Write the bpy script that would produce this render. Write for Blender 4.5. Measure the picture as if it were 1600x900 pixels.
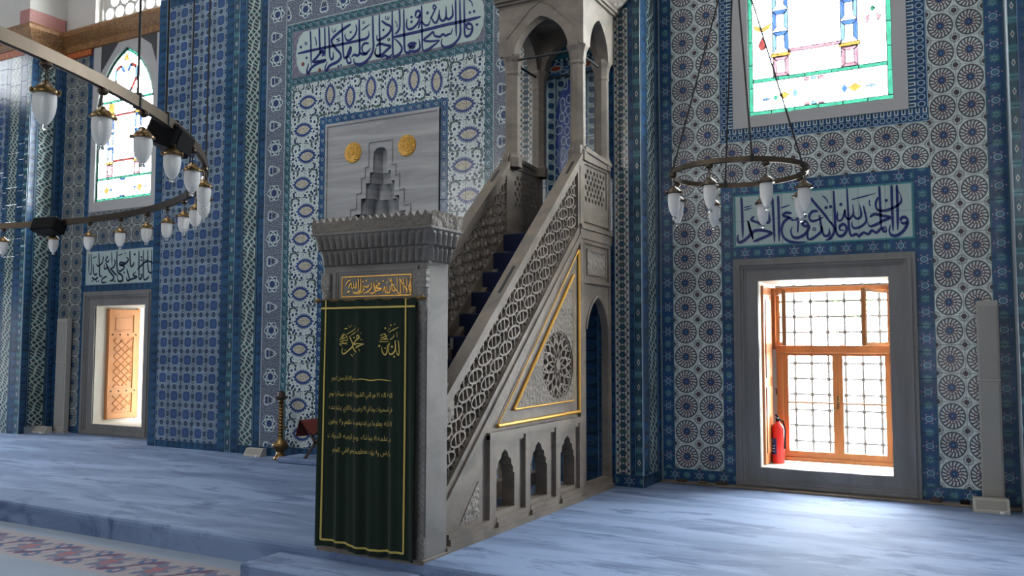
import bpy, bmesh, math, random
from mathutils import Vector, Matrix
from mathutils.geometry import tessellate_polygon
random.seed(7)
PI = math.pi
SC = bpy.context.scene
COL = SC.collection
for _o in list(bpy.data.objects):
    bpy.data.objects.remove(_o)

# ------------------------------------------------------------------ camera
YAW, PITCH, ROLL, FPX = 0.498857, 0.066597, 0.0020022, 1330.0
EYE = Vector((0, 0, 1.5))
_f = Vector((-math.sin(YAW) * math.cos(PITCH), math.cos(YAW) * math.cos(PITCH), math.sin(PITCH)))
_r = _f.cross(Vector((0, 0, 1))).normalized()
_u = _r.cross(_f)
_r2 = _r * math.cos(ROLL) + _u * math.sin(ROLL)
_u2 = -_r * math.sin(ROLL) + _u * math.cos(ROLL)
cam = bpy.data.cameras.new('camera')
cam.sensor_width = 36.0
cam.lens = FPX * 36.0 / 1600.0
cam.clip_end = 200
cam_o = bpy.data.objects.new('camera', cam)
cam_o.matrix_world = Matrix(((_r2.x, _u2.x, -_f.x, EYE.x), (_r2.y, _u2.y, -_f.y, EYE.y), (_r2.z, _u2.z, -_f.z, EYE.z), (0, 0, 0, 1)))
COL.objects.link(cam_o)
SC.camera = cam_o

# ------------------------------------------------------------------ world and daylight
wd = bpy.data.worlds.new('overcast_sky')
SC.world = wd
wd.use_nodes = True
wn = wd.node_tree
bg = wn.nodes['Background']
bg.inputs['Color'].default_value = (0.90, 0.95, 1.0, 1)
bg.inputs['Strength'].default_value = 60.0
SC.view_settings.view_transform = 'Standard'
SC.view_settings.look = 'None'
SC.view_settings.exposure = 0.24
SC.view_settings.gamma = 1.0
SC.view_settings.use_curve_mapping = False


def area(name, loc, rot, sx, sy, power, color):
    l = bpy.data.lights.new(name, 'AREA')
    l.shape = 'RECTANGLE'
    l.size, l.size_y = sx, sy
    l.energy = power
    l.color = color
    o = bpy.data.objects.new(name, l)
    o.location = loc
    o.rotation_euler = rot
    COL.objects.link(o)
    return o


# area lamps added for the daylight of unseen side windows, rear windows and dome
ROOM = dict(x0=-19.0, x1=5.0, y0=-10.0, z1=9.6)
area('daylight_right_low', (4.85, 7.3, 1.4), (0, math.radians(90), 0), 2.2, 2.2, 8, (0.90, 0.95, 1.0))
area('daylight_right_front', (4.85, 6.6, 4.6), (0, math.radians(90), 0), 2.6, 2.6, 12, (1.0, 0.94, 0.86))
area('daylight_right_mid', (4.85, 2.6, 3.4), (0, math.radians(90), 0), 4.6, 2.6, 6, (1.0, 0.95, 0.88))
area('daylight_left_low', (-18.8, 7.9, 1.3), (0, math.radians(-90), 0), 2.0, 1.3, 260, (0.92, 0.96, 1.0))
area('daylight_left_high', (-18.8, 6.3, 7.5), (0, math.radians(-90), 0), 1.1, 1.2, 32, (0.92, 0.96, 1.0))
REAR = ((-17.0, 6.3, 2.2, 3.4, 165), (-13.8, 6.3, 2.2, 3.4, 165), (-10.6, 6.3, 2.2, 3.4, 165), (3.2, 6.3, 2.2, 3.4, 165), (-0.75, 1.1, 0.9, 1.7, 20))
for (x_, z_, w_, h_, p_) in REAR:  # upper rear lamps are added fill, spaced to keep reflections off the right inscription
    area('rear_daylight_fill', (x_, -9.8, z_), (math.radians(90), 0, 0), w_, h_, p_, (1.0, 0.97, 0.94))
area('daylight_dome', (-7.0, 4.2, 9.4), (0, 0, 0), 7, 3, 215, (1.0, 0.97, 0.93))
area('daylight_half_dome', (1.4, 5.8, 9.4), (0, 0, 0), 4, 3, 70, (1.0, 0.97, 0.92))

# sky portals: they guide the renderer's sky samples through the four window openings of this wall
for (nm_, x_, y_, z_, w_, h_) in (('sky_portal_right_low', -1.39, 10.2, 1.2, 1.5, 2.1), ('sky_portal_right_high', -1.376, 9.4, 5.2, 1.5, 2.5), ('sky_portal_left_low', -12.34, 10.2, 1.15, 1.5, 2.1), ('sky_portal_left_high', -12.38, 9.4, 5.2, 1.5, 2.6)):
    po_ = area(nm_, (x_, y_, z_), (math.radians(-90), 0, 0), w_, h_, 1.0, (1, 1, 1))
    po_.data.cycles.is_portal = True

# ------------------------------------------------------------------ object helpers


def props(o, label=None, cat=None, group=None, kind=None):
    if label:
        o['label'] = label
    if cat:
        o['category'] = cat
    if group:
        o['group'] = group
    if kind:
        o['kind'] = kind
    return o


def link(name, data, parent=None, loc=(0, 0, 0), rot=(0, 0, 0)):
    o = bpy.data.objects.new(name, data)
    COL.objects.link(o)
    o.location = loc
    o.rotation_euler = rot
    if parent is not None:
        o.parent = parent
    return o


def empty(name, loc, label, cat, group=None, rz=0):
    o = link(name, None, None, loc, (0, 0, rz))
    o.empty_display_size = 0.1
    return props(o, label, cat, group)


class MB:
    """collects faces, then becomes one mesh"""

    def __init__(s):
        s.v = []
        s.f = []
        s.uv = {}

    def add(s, vs, fs):
        n = len(s.v)
        s.v += [tuple(p) for p in vs]
        s.f += [tuple(i + n for i in f) for f in fs]
        return s

    def box(s, x0, x1, y0, y1, z0, z1, c=0.0):
        if c <= 0:
            return s.add([(x0, y0, z0), (x1, y0, z0), (x1, y1, z0), (x0, y1, z0), (x0, y0, z1), (x1, y0, z1), (x1, y1, z1), (x0, y1, z1)],
                         [(0, 3, 2, 1), (4, 5, 6, 7), (0, 1, 5, 4), (1, 2, 6, 5), (2, 3, 7, 6), (3, 0, 4, 7)])
        bm = bmesh.new()
        bmesh.ops.create_cube(bm, size=1)
        for v in bm.verts:
            v.co = Vector(((x0 + x1) / 2 + v.co.x * (x1 - x0), (y0 + y1) / 2 + v.co.y * (y1 - y0), (z0 + z1) / 2 + v.co.z * (z1 - z0)))
        bmesh.ops.bevel(bm, geom=bm.edges[:], offset=c, segments=1, affect='EDGES')
        return s.bm(bm)

    def bm(s, bm):
        bm.verts.index_update()
        s.add([v.co[:] for v in bm.verts], [[v.index for v in f.verts] for f in bm.faces])
        bm.free()
        return s

    def prism(s, outer, holes, d0, d1, mp):
        """plate with holes: 2d outlines, from depth d0 (front) to d1; mp(u,v,d) -> point"""
        loops = [outer] + list(holes)
        tris = tessellate_polygon([[Vector((p[0], p[1], 0)) for p in lp] for lp in loops])
        pts = [p for lp in loops for p in lp]
        n = len(pts)
        b = len(s.v)
        s.v += [mp(p[0], p[1], d0) for p in pts] + [mp(p[0], p[1], d1) for p in pts]
        for t in tris:
            s.f.append((b + t[0], b + t[1], b + t[2]))
            s.f.append((b + n + t[2], b + n + t[1], b + n + t[0]))
        k = 0
        for lp in loops:
            m = len(lp)
            for i in range(m):
                j = (i + 1) % m
                s.f.append((b + k + i, b + k + j, b + n + k + j, b + n + k + i))
            k += m
        return s

    def lathe(s, prof, n, c=(0, 0, 0), a0=0.0, a1=2 * PI, scal=None):
        """prof: list of (r, z)"""
        full = abs(a1 - a0 - 2 * PI) < 1e-6
        m = n if full else n + 1
        b = len(s.v)
        for (r, z) in prof:
            for i in range(m):
                a = a0 + (a1 - a0) * i / n
                rr = r * (scal(a) if scal else 1)
                s.v.append((c[0] + rr * math.cos(a), c[1] + rr * math.sin(a), c[2] + z))
        for k in range(len(prof) - 1):
            for i in range(n):
                j = (i + 1) % m
                s.f.append((b + k * m + i, b + k * m + j, b + (k + 1) * m + j, b + (k + 1) * m + i))
        return s

    def tube(s, pts, r, n=6, closed=False):
        pts = [Vector(p) for p in pts]
        b = len(s.v)
        m = len(pts)
        for i, p in enumerate(pts):
            q0 = pts[i - 1] if (i > 0 or closed) else p
            q1 = pts[(i + 1) % m] if (i < m - 1 or closed) else p
            t = (q1 - q0).normalized()
            up = Vector((0, 0, 1)) if abs(t.z) < 0.9 else Vector((0, 1, 0))
            a = t.cross(up).normalized()
            c = a.cross(t)
            rr = r[i] if isinstance(r, (list, tuple)) else r
            for k in range(n):
                th = 2 * PI * k / n
                s.v.append(tuple(p + a * (rr * math.cos(th)) + c * (rr * math.sin(th))))
        for i in range(m if closed else m - 1):
            for k in range(n):
                i2 = (i + 1) % m
                s.f.append((b + i * n + k, b + i * n + (k + 1) % n, b + i2 * n + (k + 1) % n, b + i2 * n + k))
        if not closed:
            s.f.append(tuple(b + k for k in range(n)))
            s.f.append(tuple(b + (m - 1) * n + k for k in reversed(range(n))))
        return s

    def mesh(s, name, mat, smooth=False, fix=True):
        me = bpy.data.meshes.new(name)
        me.from_pydata(s.v, [], s.f)
        if fix:
            bm = bmesh.new()
            bm.from_mesh(me)
            bmesh.ops.recalc_face_normals(bm, faces=bm.faces[:])
            bm.to_mesh(me)
            bm.free()
        if smooth:
            me.polygons.foreach_set('use_smooth', [True] * len(me.polygons))
            if smooth != 'all':
                me.set_sharp_from_angle(angle=math.radians(40))
        if mat:
            me.materials.append(mat)
        me.update()
        return me

    def build(s, name, mat, parent=None, loc=(0, 0, 0), rot=(0, 0, 0), smooth=False, fix=True):
        return link(name, s.mesh(name, mat, smooth, fix), parent, loc, rot)


XZ = lambda u, v, d: (u, d, v)          # plate lying in a wall facing -Y
YZ = lambda u, v, d: (d, u, v)          # plate lying in a side facing +X
XY = lambda u, v, d: (u, v, d)


def rect(x0, x1, z0, z1):
    return [(x0, z0), (x1, z0), (x1, z1), (x0, z1)]


def ring_frame(mb, o, i, d0, d1, mp):
    """rectangular frame between rects o and i (x0,x1,z0,z1)"""
    return mb.prism(rect(*o), [rect(*i)], d0, d1, mp)


def arch_pts(xc, hw, zb, zs, za, n=8, bulge=0.62):
    """pointed arch outline: base zb, springing zs, apex za"""
    L = []
    for k in range(n + 1):
        t = k / n
        x = -hw * (1 - t) ** 1.0 if bulge is None else -hw * (1 - t ** (1 / bulge))
        L.append((x, zs + (za - zs) * t ** 1.0))
    # smooth four-centred profile
    L = []
    for k in range(n + 1):
        t = k / n
        a = t * PI / 2
        x = -hw * (math.cos(a) * 0.72 + (1 - t) * 0.28)
        z = zs + (za - zs) * (math.sin(a) * 0.62 + t * 0.38)
        L.append((x, z))
    left = [(xc + x, z) for x, z in L]
    right = [(xc - x, z) for x, z in reversed(L[:-1])]
    return [(xc - hw, zb)] + left + right + [(xc + hw, zb)]


def catmull(P, sub=5):
    if len(P) < 3:
        return P
    out = []
    for i in range(len(P) - 1):
        p0 = P[max(0, i - 1)]
        p1, p2 = P[i], P[i + 1]
        p3 = P[min(len(P) - 1, i + 2)]
        for k in range(sub):
            t = k / sub
            out.append(tuple(0.5 * ((2 * p1[d]) + (-p0[d] + p2[d]) * t + (2 * p0[d] - 5 * p1[d] + 4 * p2[d] - p3[d]) * t * t + (-p0[d] + 3 * p1[d] - 3 * p2[d] + p3[d]) * t ** 3) for d in (0, 1)))
    out.append(P[-1])
    return out

# ------------------------------------------------------------------ node expressions
NT = None


class X:
    def __init__(s, k):
        s.k = k

    def __add__(s, o): return M('ADD', s, o)
    def __radd__(s, o): return M('ADD', o, s)
    def __sub__(s, o): return M('SUBTRACT', s, o)
    def __rsub__(s, o): return M('SUBTRACT', o, s)
    def __mul__(s, o): return M('MULTIPLY', s, o)
    def __rmul__(s, o): return M('MULTIPLY', o, s)
    def __truediv__(s, o): return M('DIVIDE', s, o)


def put(sock, v):
    if isinstance(v, X):
        NT.links.new(v.k, sock)
    elif isinstance(v, tuple):
        sock.default_value = (v[0], v[1], v[2], 1)
    else:
        sock.default_value = v


def M(op, *a, clamp=False):
    n = NT.nodes.new('ShaderNodeMath')
    n.operation = op
    n.use_clamp = clamp
    for i, v in enumerate(a):
        put(n.inputs[i], v)
    return X(n.outputs[0])


def mn(a, b): return M('MINIMUM', a, b)
def mx(a, b): return M('MAXIMUM', a, b)
def ab(a): return M('ABSOLUTE', a)
def sn(a): return M('SINE', a)
def cs(a): return M('COSINE', a)
def fr(a): return M('FRACT', a)
def hyp(x, y): return M('SQRT', x * x + y * y)
def ang(y, x): return M('ARCTAN2', y, x)
def lt(a, b, w=0.02): return M('MULTIPLY_ADD', (b - a) if isinstance(b, X) else (b - a), 1.0 / w, 0.5, clamp=True)
def band(a, c, h, w=0.02): return lt(ab(a - c), h, w)


def lay(col, c, mask):
    n = NT.nodes.new('ShaderNodeMix')
    n.data_type = 'RGBA'
    put(n.inputs[0], mask)
    put(n.inputs[6], col)
    put(n.inputs[7], c)
    return X(n.outputs[2])


def uvn():
    n = NT.nodes.new('ShaderNodeUVMap')
    sx = NT.nodes.new('ShaderNodeSeparateXYZ')
    NT.links.new(n.outputs[0], sx.inputs[0])
    return X(sx.outputs[0]), X(sx.outputs[1])


def objco(kind='Object'):
    n = NT.nodes.new('ShaderNodeTexCoord')
    return X(n.outputs[kind])


def geo_pos():
    n = NT.nodes.new('ShaderNodeNewGeometry')
    return X(n.outputs['Position'])


def scaled(vec, sc):
    n = NT.nodes.new('ShaderNodeMapping')
    put(n.inputs[0], vec)
    n.inputs[3].default_value = sc
    return X(n.outputs[0])


def noise(vec, scale, detail=3.0, rough=0.55, dist=0.0):
    n = NT.nodes.new('ShaderNodeTexNoise')
    put(n.inputs['Vector'], vec)
    n.inputs['Scale'].default_value = scale
    n.inputs['Detail'].default_value = detail
    n.inputs['Roughness'].default_value = rough
    n.inputs['Distortion'].default_value = dist
    return X(n.outputs[0])


def comb(x, y, z=0.0):
    n = NT.nodes.new('ShaderNodeCombineXYZ')
    put(n.inputs[0], x)
    put(n.inputs[1], y)
    put(n.inputs[2], z)
    return X(n.outputs[0])


def voro(vec, scale, feature='F1', rnd=1.0, dim='3D'):
    n = NT.nodes.new('ShaderNodeTexVoronoi')
    n.voronoi_dimensions = dim
    n.feature = feature
    put(n.inputs['Vector'], vec)
    n.inputs['Scale'].default_value = scale
    n.inputs['Randomness'].default_value = rnd
    return X(n.outputs['Distance'])


def material(name, fn=None, base=(0.5, 0.5, 0.5), rough=0.5, metal=0.0, spec=0.5, bump=None, bump_d=0.01, bump_s=0.6, **kw):
    """fn() -> colour expression; bump() -> height expression"""
    global NT
    m = bpy.data.materials.new(name)
    m.use_nodes = True
    NT = m.node_tree
    p = NT.nodes['Principled BSDF']
    c = fn() if fn else base
    put(p.inputs['Base Color'], c)
    put(p.inputs['Roughness'], rough() if callable(rough) else rough)
    p.inputs['Metallic'].default_value = metal
    p.inputs['Specular IOR Level'].default_value = spec
    for k, v in kw.items():
        p.inputs[k.replace('_', ' ')].default_value = v
    if bump:
        b = NT.nodes.new('ShaderNodeBump')
        b.inputs['Distance'].default_value = bump_d
        b.inputs['Strength'].default_value = bump_s
        put(b.inputs['Height'], bump())
        NT.links.new(b.outputs[0], p.inputs['Normal'])
    return m


# glaze colours
WHT = (0.50, 0.60, 0.60)
CRM = (0.50, 0.50, 0.42)
COB = (0.016, 0.062, 0.150)
NAV = (0.012, 0.036, 0.080)
INK = (0.035, 0.045, 0.065)
TUR = (0.060, 0.175, 0.21)
TEA = (0.030, 0.085, 0.115)
RED = (0.24, 0.055, 0.045)
GRN = (0.055, 0.13, 0.11)
LBL = (0.12, 0.20, 0.33)


def vary(col, amt=0.25):
    """each glazed tile fires a little lighter or darker"""
    n = NT.nodes.new('ShaderNodeObjectInfo')
    r = X(n.outputs['Random'])
    h = NT.nodes.new('ShaderNodeHueSaturation')
    put(h.inputs['Value'], r * amt + (1.0 - amt * 0.5))
    put(h.inputs['Color'], col)
    return X(h.outputs[0])


def medallion(bgc, disc, pet, ctr, accent):
    def fn():
        u, v = uvn()
        x, y = u - 0.5, v - 0.5
        r = hyp(x, y)
        th = ang(y, x)
        c = lay(bgc, disc, lt(r, 0.465))
        w1 = sn(th * 18.0 + r * 16.0)
        c = lay(c, bgc, mn(band(r, 0.345, 0.070), lt(0.0, w1, 0.7)))
        c = lay(c, accent, band(r, 0.262, 0.012))
        w2 = cs(th * 13.0 - r * 12.0)
        c = lay(c, bgc, mn(band(r, 0.205, 0.042), lt(0.15, w2, 0.7)))
        c = lay(c, accent, lt(r, 0.150))
        c = lay(c, ctr, lt(r, 0.128))
        c = lay(c, LBL, lt(r, 0.035))
        # corner rosettes meeting at the joints
        xc, yc = 0.5 - ab(x), 0.5 - ab(y)
        rc = hyp(xc, yc)
        tc = ang(yc, xc)
        c = lay(c, disc, mn(band(rc, 0.155, 0.030), lt(cs(tc * 16.0), 0.1, 0.4)))
        c = lay(c, disc, lt(rc, 0.095))
        c = lay(c, accent, lt(rc, 0.032))
        return vary(c, 0.22)
    return fn


def rosette_border(bgc, ringc, blob, dotc):
    def fn():
        u, v = uvn()
        x, y = u - 0.5, (v - 0.5) * 2.0
        r = hyp(x, y)
        th = ang(y, x)
        c = lay(bgc, dotc, mn(band(r, 0.36, 0.045), lt(0.55, cs(th * 6.0), 0.3)))
        c = lay(c, ringc, band(r, 0.20, 0.035))
        c = lay(c, blob, lt(r, 0.11))
        y2 = 1.0 - ab(y)
        r2 = hyp(x, y2)
        t2 = ang(y2, x)
        c = lay(c, blob, lt(r2, 0.27 + cs(t2 * 8.0) * 0.05, 0.05))
        c = lay(c, ringc, mn(band(r2, 0.12, 0.02), lt(0.0, cs(t2 * 8.0), 0.3)))
        c = lay(c, TUR, lt(0.468, ab(x), 0.02))
        return vary(c, 0.3)
    return fn


def diamond_strip():
    u, v = uvn()
    x, y = u - 0.5, (v - 0.5) * 3.0
    c = lay(TEA, NAV, lt(0.34, ab(x), 0.05))
    d = ab(x) * 1.5 + ab(y) * 0.8
    c = lay(c, WHT, band(d, 0.27, 0.06))
    c = lay(c, RED, lt(d, 0.10))
    c = lay(c, TUR, lt(1.15, ab(y), 0.2))
    c = lay(c, WHT, lt(0.475, ab(x), 0.02))
    return vary(c, 0.35)


def vine_strip():
    """pale interlaced straps over dark cells"""
    u, v = uvn()
    x, y = (u - 0.5) * 2.0, v
    s = sn(y * 2 * PI) * 0.9
    a = sn(x * PI * 1.8 + y * 4 * PI + s)
    b = sn(x * PI * 1.2 - y * 2 * PI + s + 0.7)
    k = mn(ab(a), ab(b))
    c = lay((0.03, 0.07, 0.085), INK, lt(sn(y * 4 * PI + x * 3.0), 0.0, 0.3))
    c = lay(c, (0.32, 0.40, 0.37), lt(k, 0.42, 0.14))
    c = lay(c, NAV, mn(lt(0.36, ab(u - 0.5), 0.03), 1.0))
    c = lay(c, TUR, band(ab(u - 0.5), 0.42, 0.015))
    return vary(c, 0.3)


def plain_border():
    u, v = uvn()
    x, y = u - 0.5, (v - 0.5) * 3.0
    r = hyp(x, ab(y) - 0.7)
    c = lay(NAV, COB, lt(sn(y * 4.0) * 0.5 + x, 0.2, 0.6))
    c = lay(c, TEA, band(r, 0.24, 0.06))
    c = lay(c, LBL, lt(0.47, ab(x), 0.02))
    return vary(c, 0.4)


def lattice_tile():
    """pale strapwork round dark cells: a cut-corner square in the middle, round cells on the joints"""
    u, v = uvn()
    x, y = ab(u - 0.5), ab(v - 0.5)
    c = (0.155, 0.215, 0.285)
    q = mx(mx(x, y), (x + y) * 0.60)
    c = lay(c, (0.24, 0.31, 0.36), band(q, 0.295, 0.02))
    c = lay(c, (0.030, 0.072, 0.185), lt(q, 0.275))
    c = lay(c, (0.06, 0.095, 0.24), mn(lt(hyp(x, y), 0.13), lt(0.1, cs(ang(y, x) * 8.0), 0.3)))
    xe, ye = 0.5 - x, 0.5 - y
    r1 = hyp(xe * 1.15, y)
    r2 = hyp(x, ye)
    r3 = hyp(xe, ye)
    dark = (0.026, 0.050, 0.095)
    for r, k in ((r1, 0.155), (r2, 0.150), (r3, 0.135)):
        c = lay(c, (0.24, 0.31, 0.36), band(r, k + 0.02, 0.018))
        c = lay(c, dark, lt(r, k))
        c = lay(c, (0.08, 0.13, 0.22), lt(r, 0.045))
    c = lay(c, INK, mn(band(xe * 1.3 - ye + 0.17, 0.0, 0.025), lt(0.15, ye, 0.02)) * 0.8)
    return vary(c, 0.3)


def flowers(u, v, sx, sy, seed, scale, bgc, petal, dark):
    """a field of small flower heads in contrasting outline"""
    vec = comb(u * sx + seed, v * sy + seed * 0.37, 0.0)
    d = voro(vec, scale, 'F1', 0.75, '2D')
    c = lay(bgc, petal, band(d, 0.40, 0.06, 0.06))
    c = lay(c, dark, lt(d, 0.31, 0.05))
    e = voro(vec, scale * 2.0, 'F1', 1.0, '2D')
    c = lay(c, dark, mn(lt(e, 0.19, 0.08), lt(0.50, d, 0.04)))
    return c


def palmette_tile():
    """band cell 0.51 x 0.37: a saw-edged palmette with a cream heart among small flowers"""
    u, v = uvn()
    x, y = (u - 0.5) * 1.38, v - 0.5
    bgc = (0.44, 0.52, 0.52)
    c = flowers(u, v, 1.38, 1.0, 3.1, 5.4, bgc, (0.60, 0.68, 0.68), (0.02, 0.036, 0.095))
    # curling saz leaves
    for (cx, cy, rr, a) in ((-0.42, 0.30, 0.20, 1), (-0.40, -0.32, 0.20, 1), (0.48, 0.42, 0.17, 1)):
        r = hyp(x - cx, y - cy)
        seg = mn(band(r, rr, 0.038), lt((x - cx) * 0.6 + (y - cy) * (0.8 if cy < 0 else -0.8), 0.02, 0.1))
        c = lay(c, INK, seg)
        c = lay(c, GRN, mn(band(r, rr, 0.018), seg))
    # stem
    st = mn(band(y - sn(x * 5.0 + 2.0) * 0.1, 0.0, 0.018), lt(x, -0.05))
    c = lay(c, INK, st)
    px = x - 0.10
    rv = hyp(px, ab(y) + 0.24) - 0.24
    th = ang(y, px)
    saw = ab(fr(th * (11.0 / PI)) - 0.5) * 0.16
    c = lay(c, bgc, lt(rv, 0.345))
    c = lay(c, (0.018, 0.045, 0.17), lt(rv, 0.225 + saw))
    c = lay(c, CRM, lt(rv, 0.155))
    d = voro(comb(x, y, 0.0), 22.0, dim='2D')
    c = lay(c, (0.15, 0.10, 0.07), mn(lt(d, 0.33, 0.1), lt(rv, 0.135)))
    return vary(c, 0.15)


def cloud_tile():
    """grey blue ground, white cloud collars round dark flower heads; a tilted pair of buds in between"""
    u, v = uvn()
    x, y = (u - 0.5) * 1.15, (v - 0.5) * 2.0
    sp = voro(comb(x, y, 0.0), 15.0, dim='2D')
    c = lay((0.085, 0.10, 0.15), (0.26, 0.32, 0.36), lt(sp, 0.26, 0.12))
    wh = (0.46, 0.54, 0.56)
    # flower head in the middle
    r = hyp(x, y * 1.05)
    th = ang(y, x)
    lob = cs(th * 6.0) * 0.035
    c = lay(c, wh, lt(r, 0.37 + lob))
    c = lay(c, NAV, lt(r, 0.30 + lob * 2.0))
    c = lay(c, wh, lt(r, 0.235 + lob))
    c = lay(c, (0.025, 0.045, 0.13), lt(r, 0.165))
    # bud pair across the joint
    y2 = ab(y) - 1.0
    a = x * 0.92 + y2 * 0.35
    b = y2 * 0.92 - x * 0.35
    e = hyp(mx(0.0, ab(a) - 0.19), b)
    c = lay(c, wh, lt(e, 0.165))
    c = lay(c, (0.05, 0.065, 0.11), lt(e, 0.125))
    f = hyp(ab(a) - 0.20, b)
    c = lay(c, wh, lt(f, 0.115))
    c = lay(c, (0.02, 0.04, 0.13), lt(f, 0.085))
    c = lay(c, wh, mn(lt(ab(x), 0.57, 0.02), band(ab(x), 0.545, 0.012)))
    return vary(c, 0.2)


def floral_strip():
    """mirror-symmetrical vine with teal flowers and red tips"""
    u, v = uvn()
    x, y = ab(u - 0.5) * 2.0, (v - 0.5) * 3.2
    c = (0.40, 0.46, 0.43)
    w = sn(y * PI / 1.6 * 2.0)
    l1 = ab(x - 0.42 - w * 0.22)
    l2 = ab(x - 0.42 + w * 0.22)
    c = lay(c, INK, lt(l1, 0.06, 0.04))
    c = lay(c, (0.16, 0.07, 0.05), lt(l2, 0.06, 0.04))
    r1 = hyp(x, ab(y) - 0.8)
    c = lay(c, INK, lt(r1, 0.36))
    c = lay(c, TEA, lt(r1, 0.28))
    r2 = hyp(x, y)
    c = lay(c, INK, lt(r2, 0.30))
    c = lay(c, GRN, lt(r2, 0.21))
    r3 = hyp(x, ab(y) - 1.6)
    c = lay(c, (0.03, 0.06, 0.12), lt(r3, 0.28))
    r4 = hyp(x - 0.68, ab(y) - 0.45)
    c = lay(c, (0.20, 0.07, 0.05), lt(r4, 0.13))
    r5 = hyp(x - 0.70, ab(y) - 1.2)
    c = lay(c, INK, lt(r5, 0.16))
    c = lay(c, INK, lt(0.93, x, 0.03))
    return vary(c, 0.2)


def scroll_border(bgc, leaf):
    def fn():
        u, v = uvn()
        x, y = u - 0.5, (v - 0.5) * 2.0
        k = sn((y * 1.0 + x * 1.2) * 2 * PI)
        c = lay(bgc, leaf, lt(0.45, k, 0.25))
        c = lay(c, NAV, band(k, 0.35, 0.10))
        for yy in (-0.5, 0.5):
            r = hyp(x, y - yy)
            c = lay(c, NAV, lt(r, 0.22))
            c = lay(c, (0.34, 0.46, 0.52), band(r, 0.15, 0.035))
        c = lay(c, (0.20, 0.32, 0.36), lt(0.46, ab(x), 0.02))
        return vary(c, 0.25)
    return fn


def finial_border():
    """row of upright white finials over a chain of blue ovals, next to the upper windows"""
    u, v = uvn()
    y = fr(v * 4.0) - 0.5
    c = lay(COB, (0.42, 0.52, 0.54), mn(lt(0.62, u, 0.03), lt(ab(y), 0.30, 0.08)))
    c = lay(c, NAV, mn(lt(0.70, u, 0.03), lt(ab(y), 0.14, 0.06)))
    r = hyp((u - 0.34) * 1.1, y * 0.55)
    c = lay(c, (0.30, 0.42, 0.50), band(r, 0.20, 0.03))
    c = lay(c, NAV, lt(r, 0.12))
    c = lay(c, (0.25, 0.36, 0.44), lt(u, 0.06, 0.02))
    return vary(c, 0.2)


def niche_blue():
    u, v = uvn()
    c = flowers(u, v, 0.6, 1.4, 7.7, 9.0, (0.012, 0.05, 0.28), (0.34, 0.46, 0.58), (0.02, 0.06, 0.22))
    return c


def niche_border():
    u, v = uvn()
    x, y = u - 0.5, (v - 0.5) * 2.0
    r = hyp(x, ab(y) - 0.5)
    c = lay((0.34, 0.44, 0.48), TEA, lt(ab(x - sn(y * PI * 2.0) * 0.25), 0.05, 0.03))
    c = lay(c, NAV, lt(r, 0.30))
    c = lay(c, COB, lt(r, 0.22))
    c = lay(c, TUR, lt(0.45, ab(x), 0.02))
    return vary(c, 0.2)


def niche_spandrel():
    u, v = uvn()
    x, y = ab(u - 0.5), v
    c = flowers(u, v, 1.0, 0.7, 2.2, 6.0, (0.03, 0.10, 0.24), (0.30, 0.42, 0.50), NAV)
    r = hyp(x - 0.30, (y - 0.55) * 0.8)
    c = lay(c, (0.42, 0.50, 0.50), lt(r, 0.13))
    c = lay(c, (0.30, 0.06, 0.03), lt(r, 0.10))
    c = lay(c, NAV, lt(0.88, y, 0.02))
    c = lay(c, (0.40, 0.50, 0.52), mn(lt(0.90, y, 0.02), lt(0.0, cs(u * 60.0), 0.3)))
    return c


def oval_tile():
    u, v = uvn()
    x, y = u - 0.5, v - 0.5
    r = hyp(x * 1.1, y)
    c = lay((0.36, 0.46, 0.50), COB, lt(r, 0.40))
    c = lay(c, (0.02, 0.10, 0.32), lt(r, 0.33))
    return vary(c, 0.2)


def glaze_bump():
    return noise(geo_pos(), 14.0, 2.0)


TILE = dict(rough=0.20, spec=0.5, bump=glaze_bump, bump_d=0.004, bump_s=0.35)
MT = {}
MT['med'] = material('medallion_glaze', medallion((0.50, 0.56, 0.54), (0.065, 0.068, 0.085), (0.10, 0.06, 0.09), COB, (0.20, 0.07, 0.08)), **TILE)
MT['med_grey'] = material('grey_medallion_glaze', medallion((0.26, 0.29, 0.28), (0.05, 0.055, 0.07), (0.05, 0.06, 0.09), NAV, (0.07, 0.08, 0.12)), **TILE)
MT['rose'] = material('rosette_border_glaze', rosette_border(COB, (0.25, 0.38, 0.48), TUR, (0.30, 0.22, 0.26)), **TILE)
MT['diamond'] = material('diamond_strip_glaze', diamond_strip, **TILE)
MT['vine'] = material('interlace_glaze', vine_strip, **TILE)
MT['plain'] = material('deep_blue_glaze', plain_border, **TILE)
MT['lattice'] = material('strapwork_glaze', lattice_tile, **TILE)
MT['palm'] = material('palmette_glaze', palmette_tile, **TILE)
MT['cloud'] = material('cloud_collar_glaze', cloud_tile, **TILE)
MT['floral'] = material('vine_flower_glaze', floral_strip, **TILE)
MT['scroll'] = material('turquoise_scroll_glaze', scroll_border(TEA, TUR), **TILE)
MT['scroll_blue'] = material('blue_scroll_glaze', scroll_border((0.02, 0.06, 0.17), (0.03, 0.12, 0.22)), **TILE)
MT['finial'] = material('finial_border_glaze', finial_border, **TILE)
MT['niche'] = material('cobalt_blossom_glaze', niche_blue, **TILE)
MT['niche_b'] = material('blossom_border_glaze', niche_border, **TILE)
MT['spandrel'] = material('spandrel_glaze', niche_spandrel, **TILE)
MT['oval'] = material('blue_oval_glaze', oval_tile, **TILE)
MT['teal'] = material('teal_glaze', lambda: vary((0.03, 0.16, 0.20), 0.2), **TILE)
MT['white_tile'] = material('pale_green_glaze', lambda: vary((0.36, 0.46, 0.45), 0.12), **TILE)
MT['ink'] = material('cobalt_ink_glaze', base=(0.012, 0.022, 0.135), rough=0.2)
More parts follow.
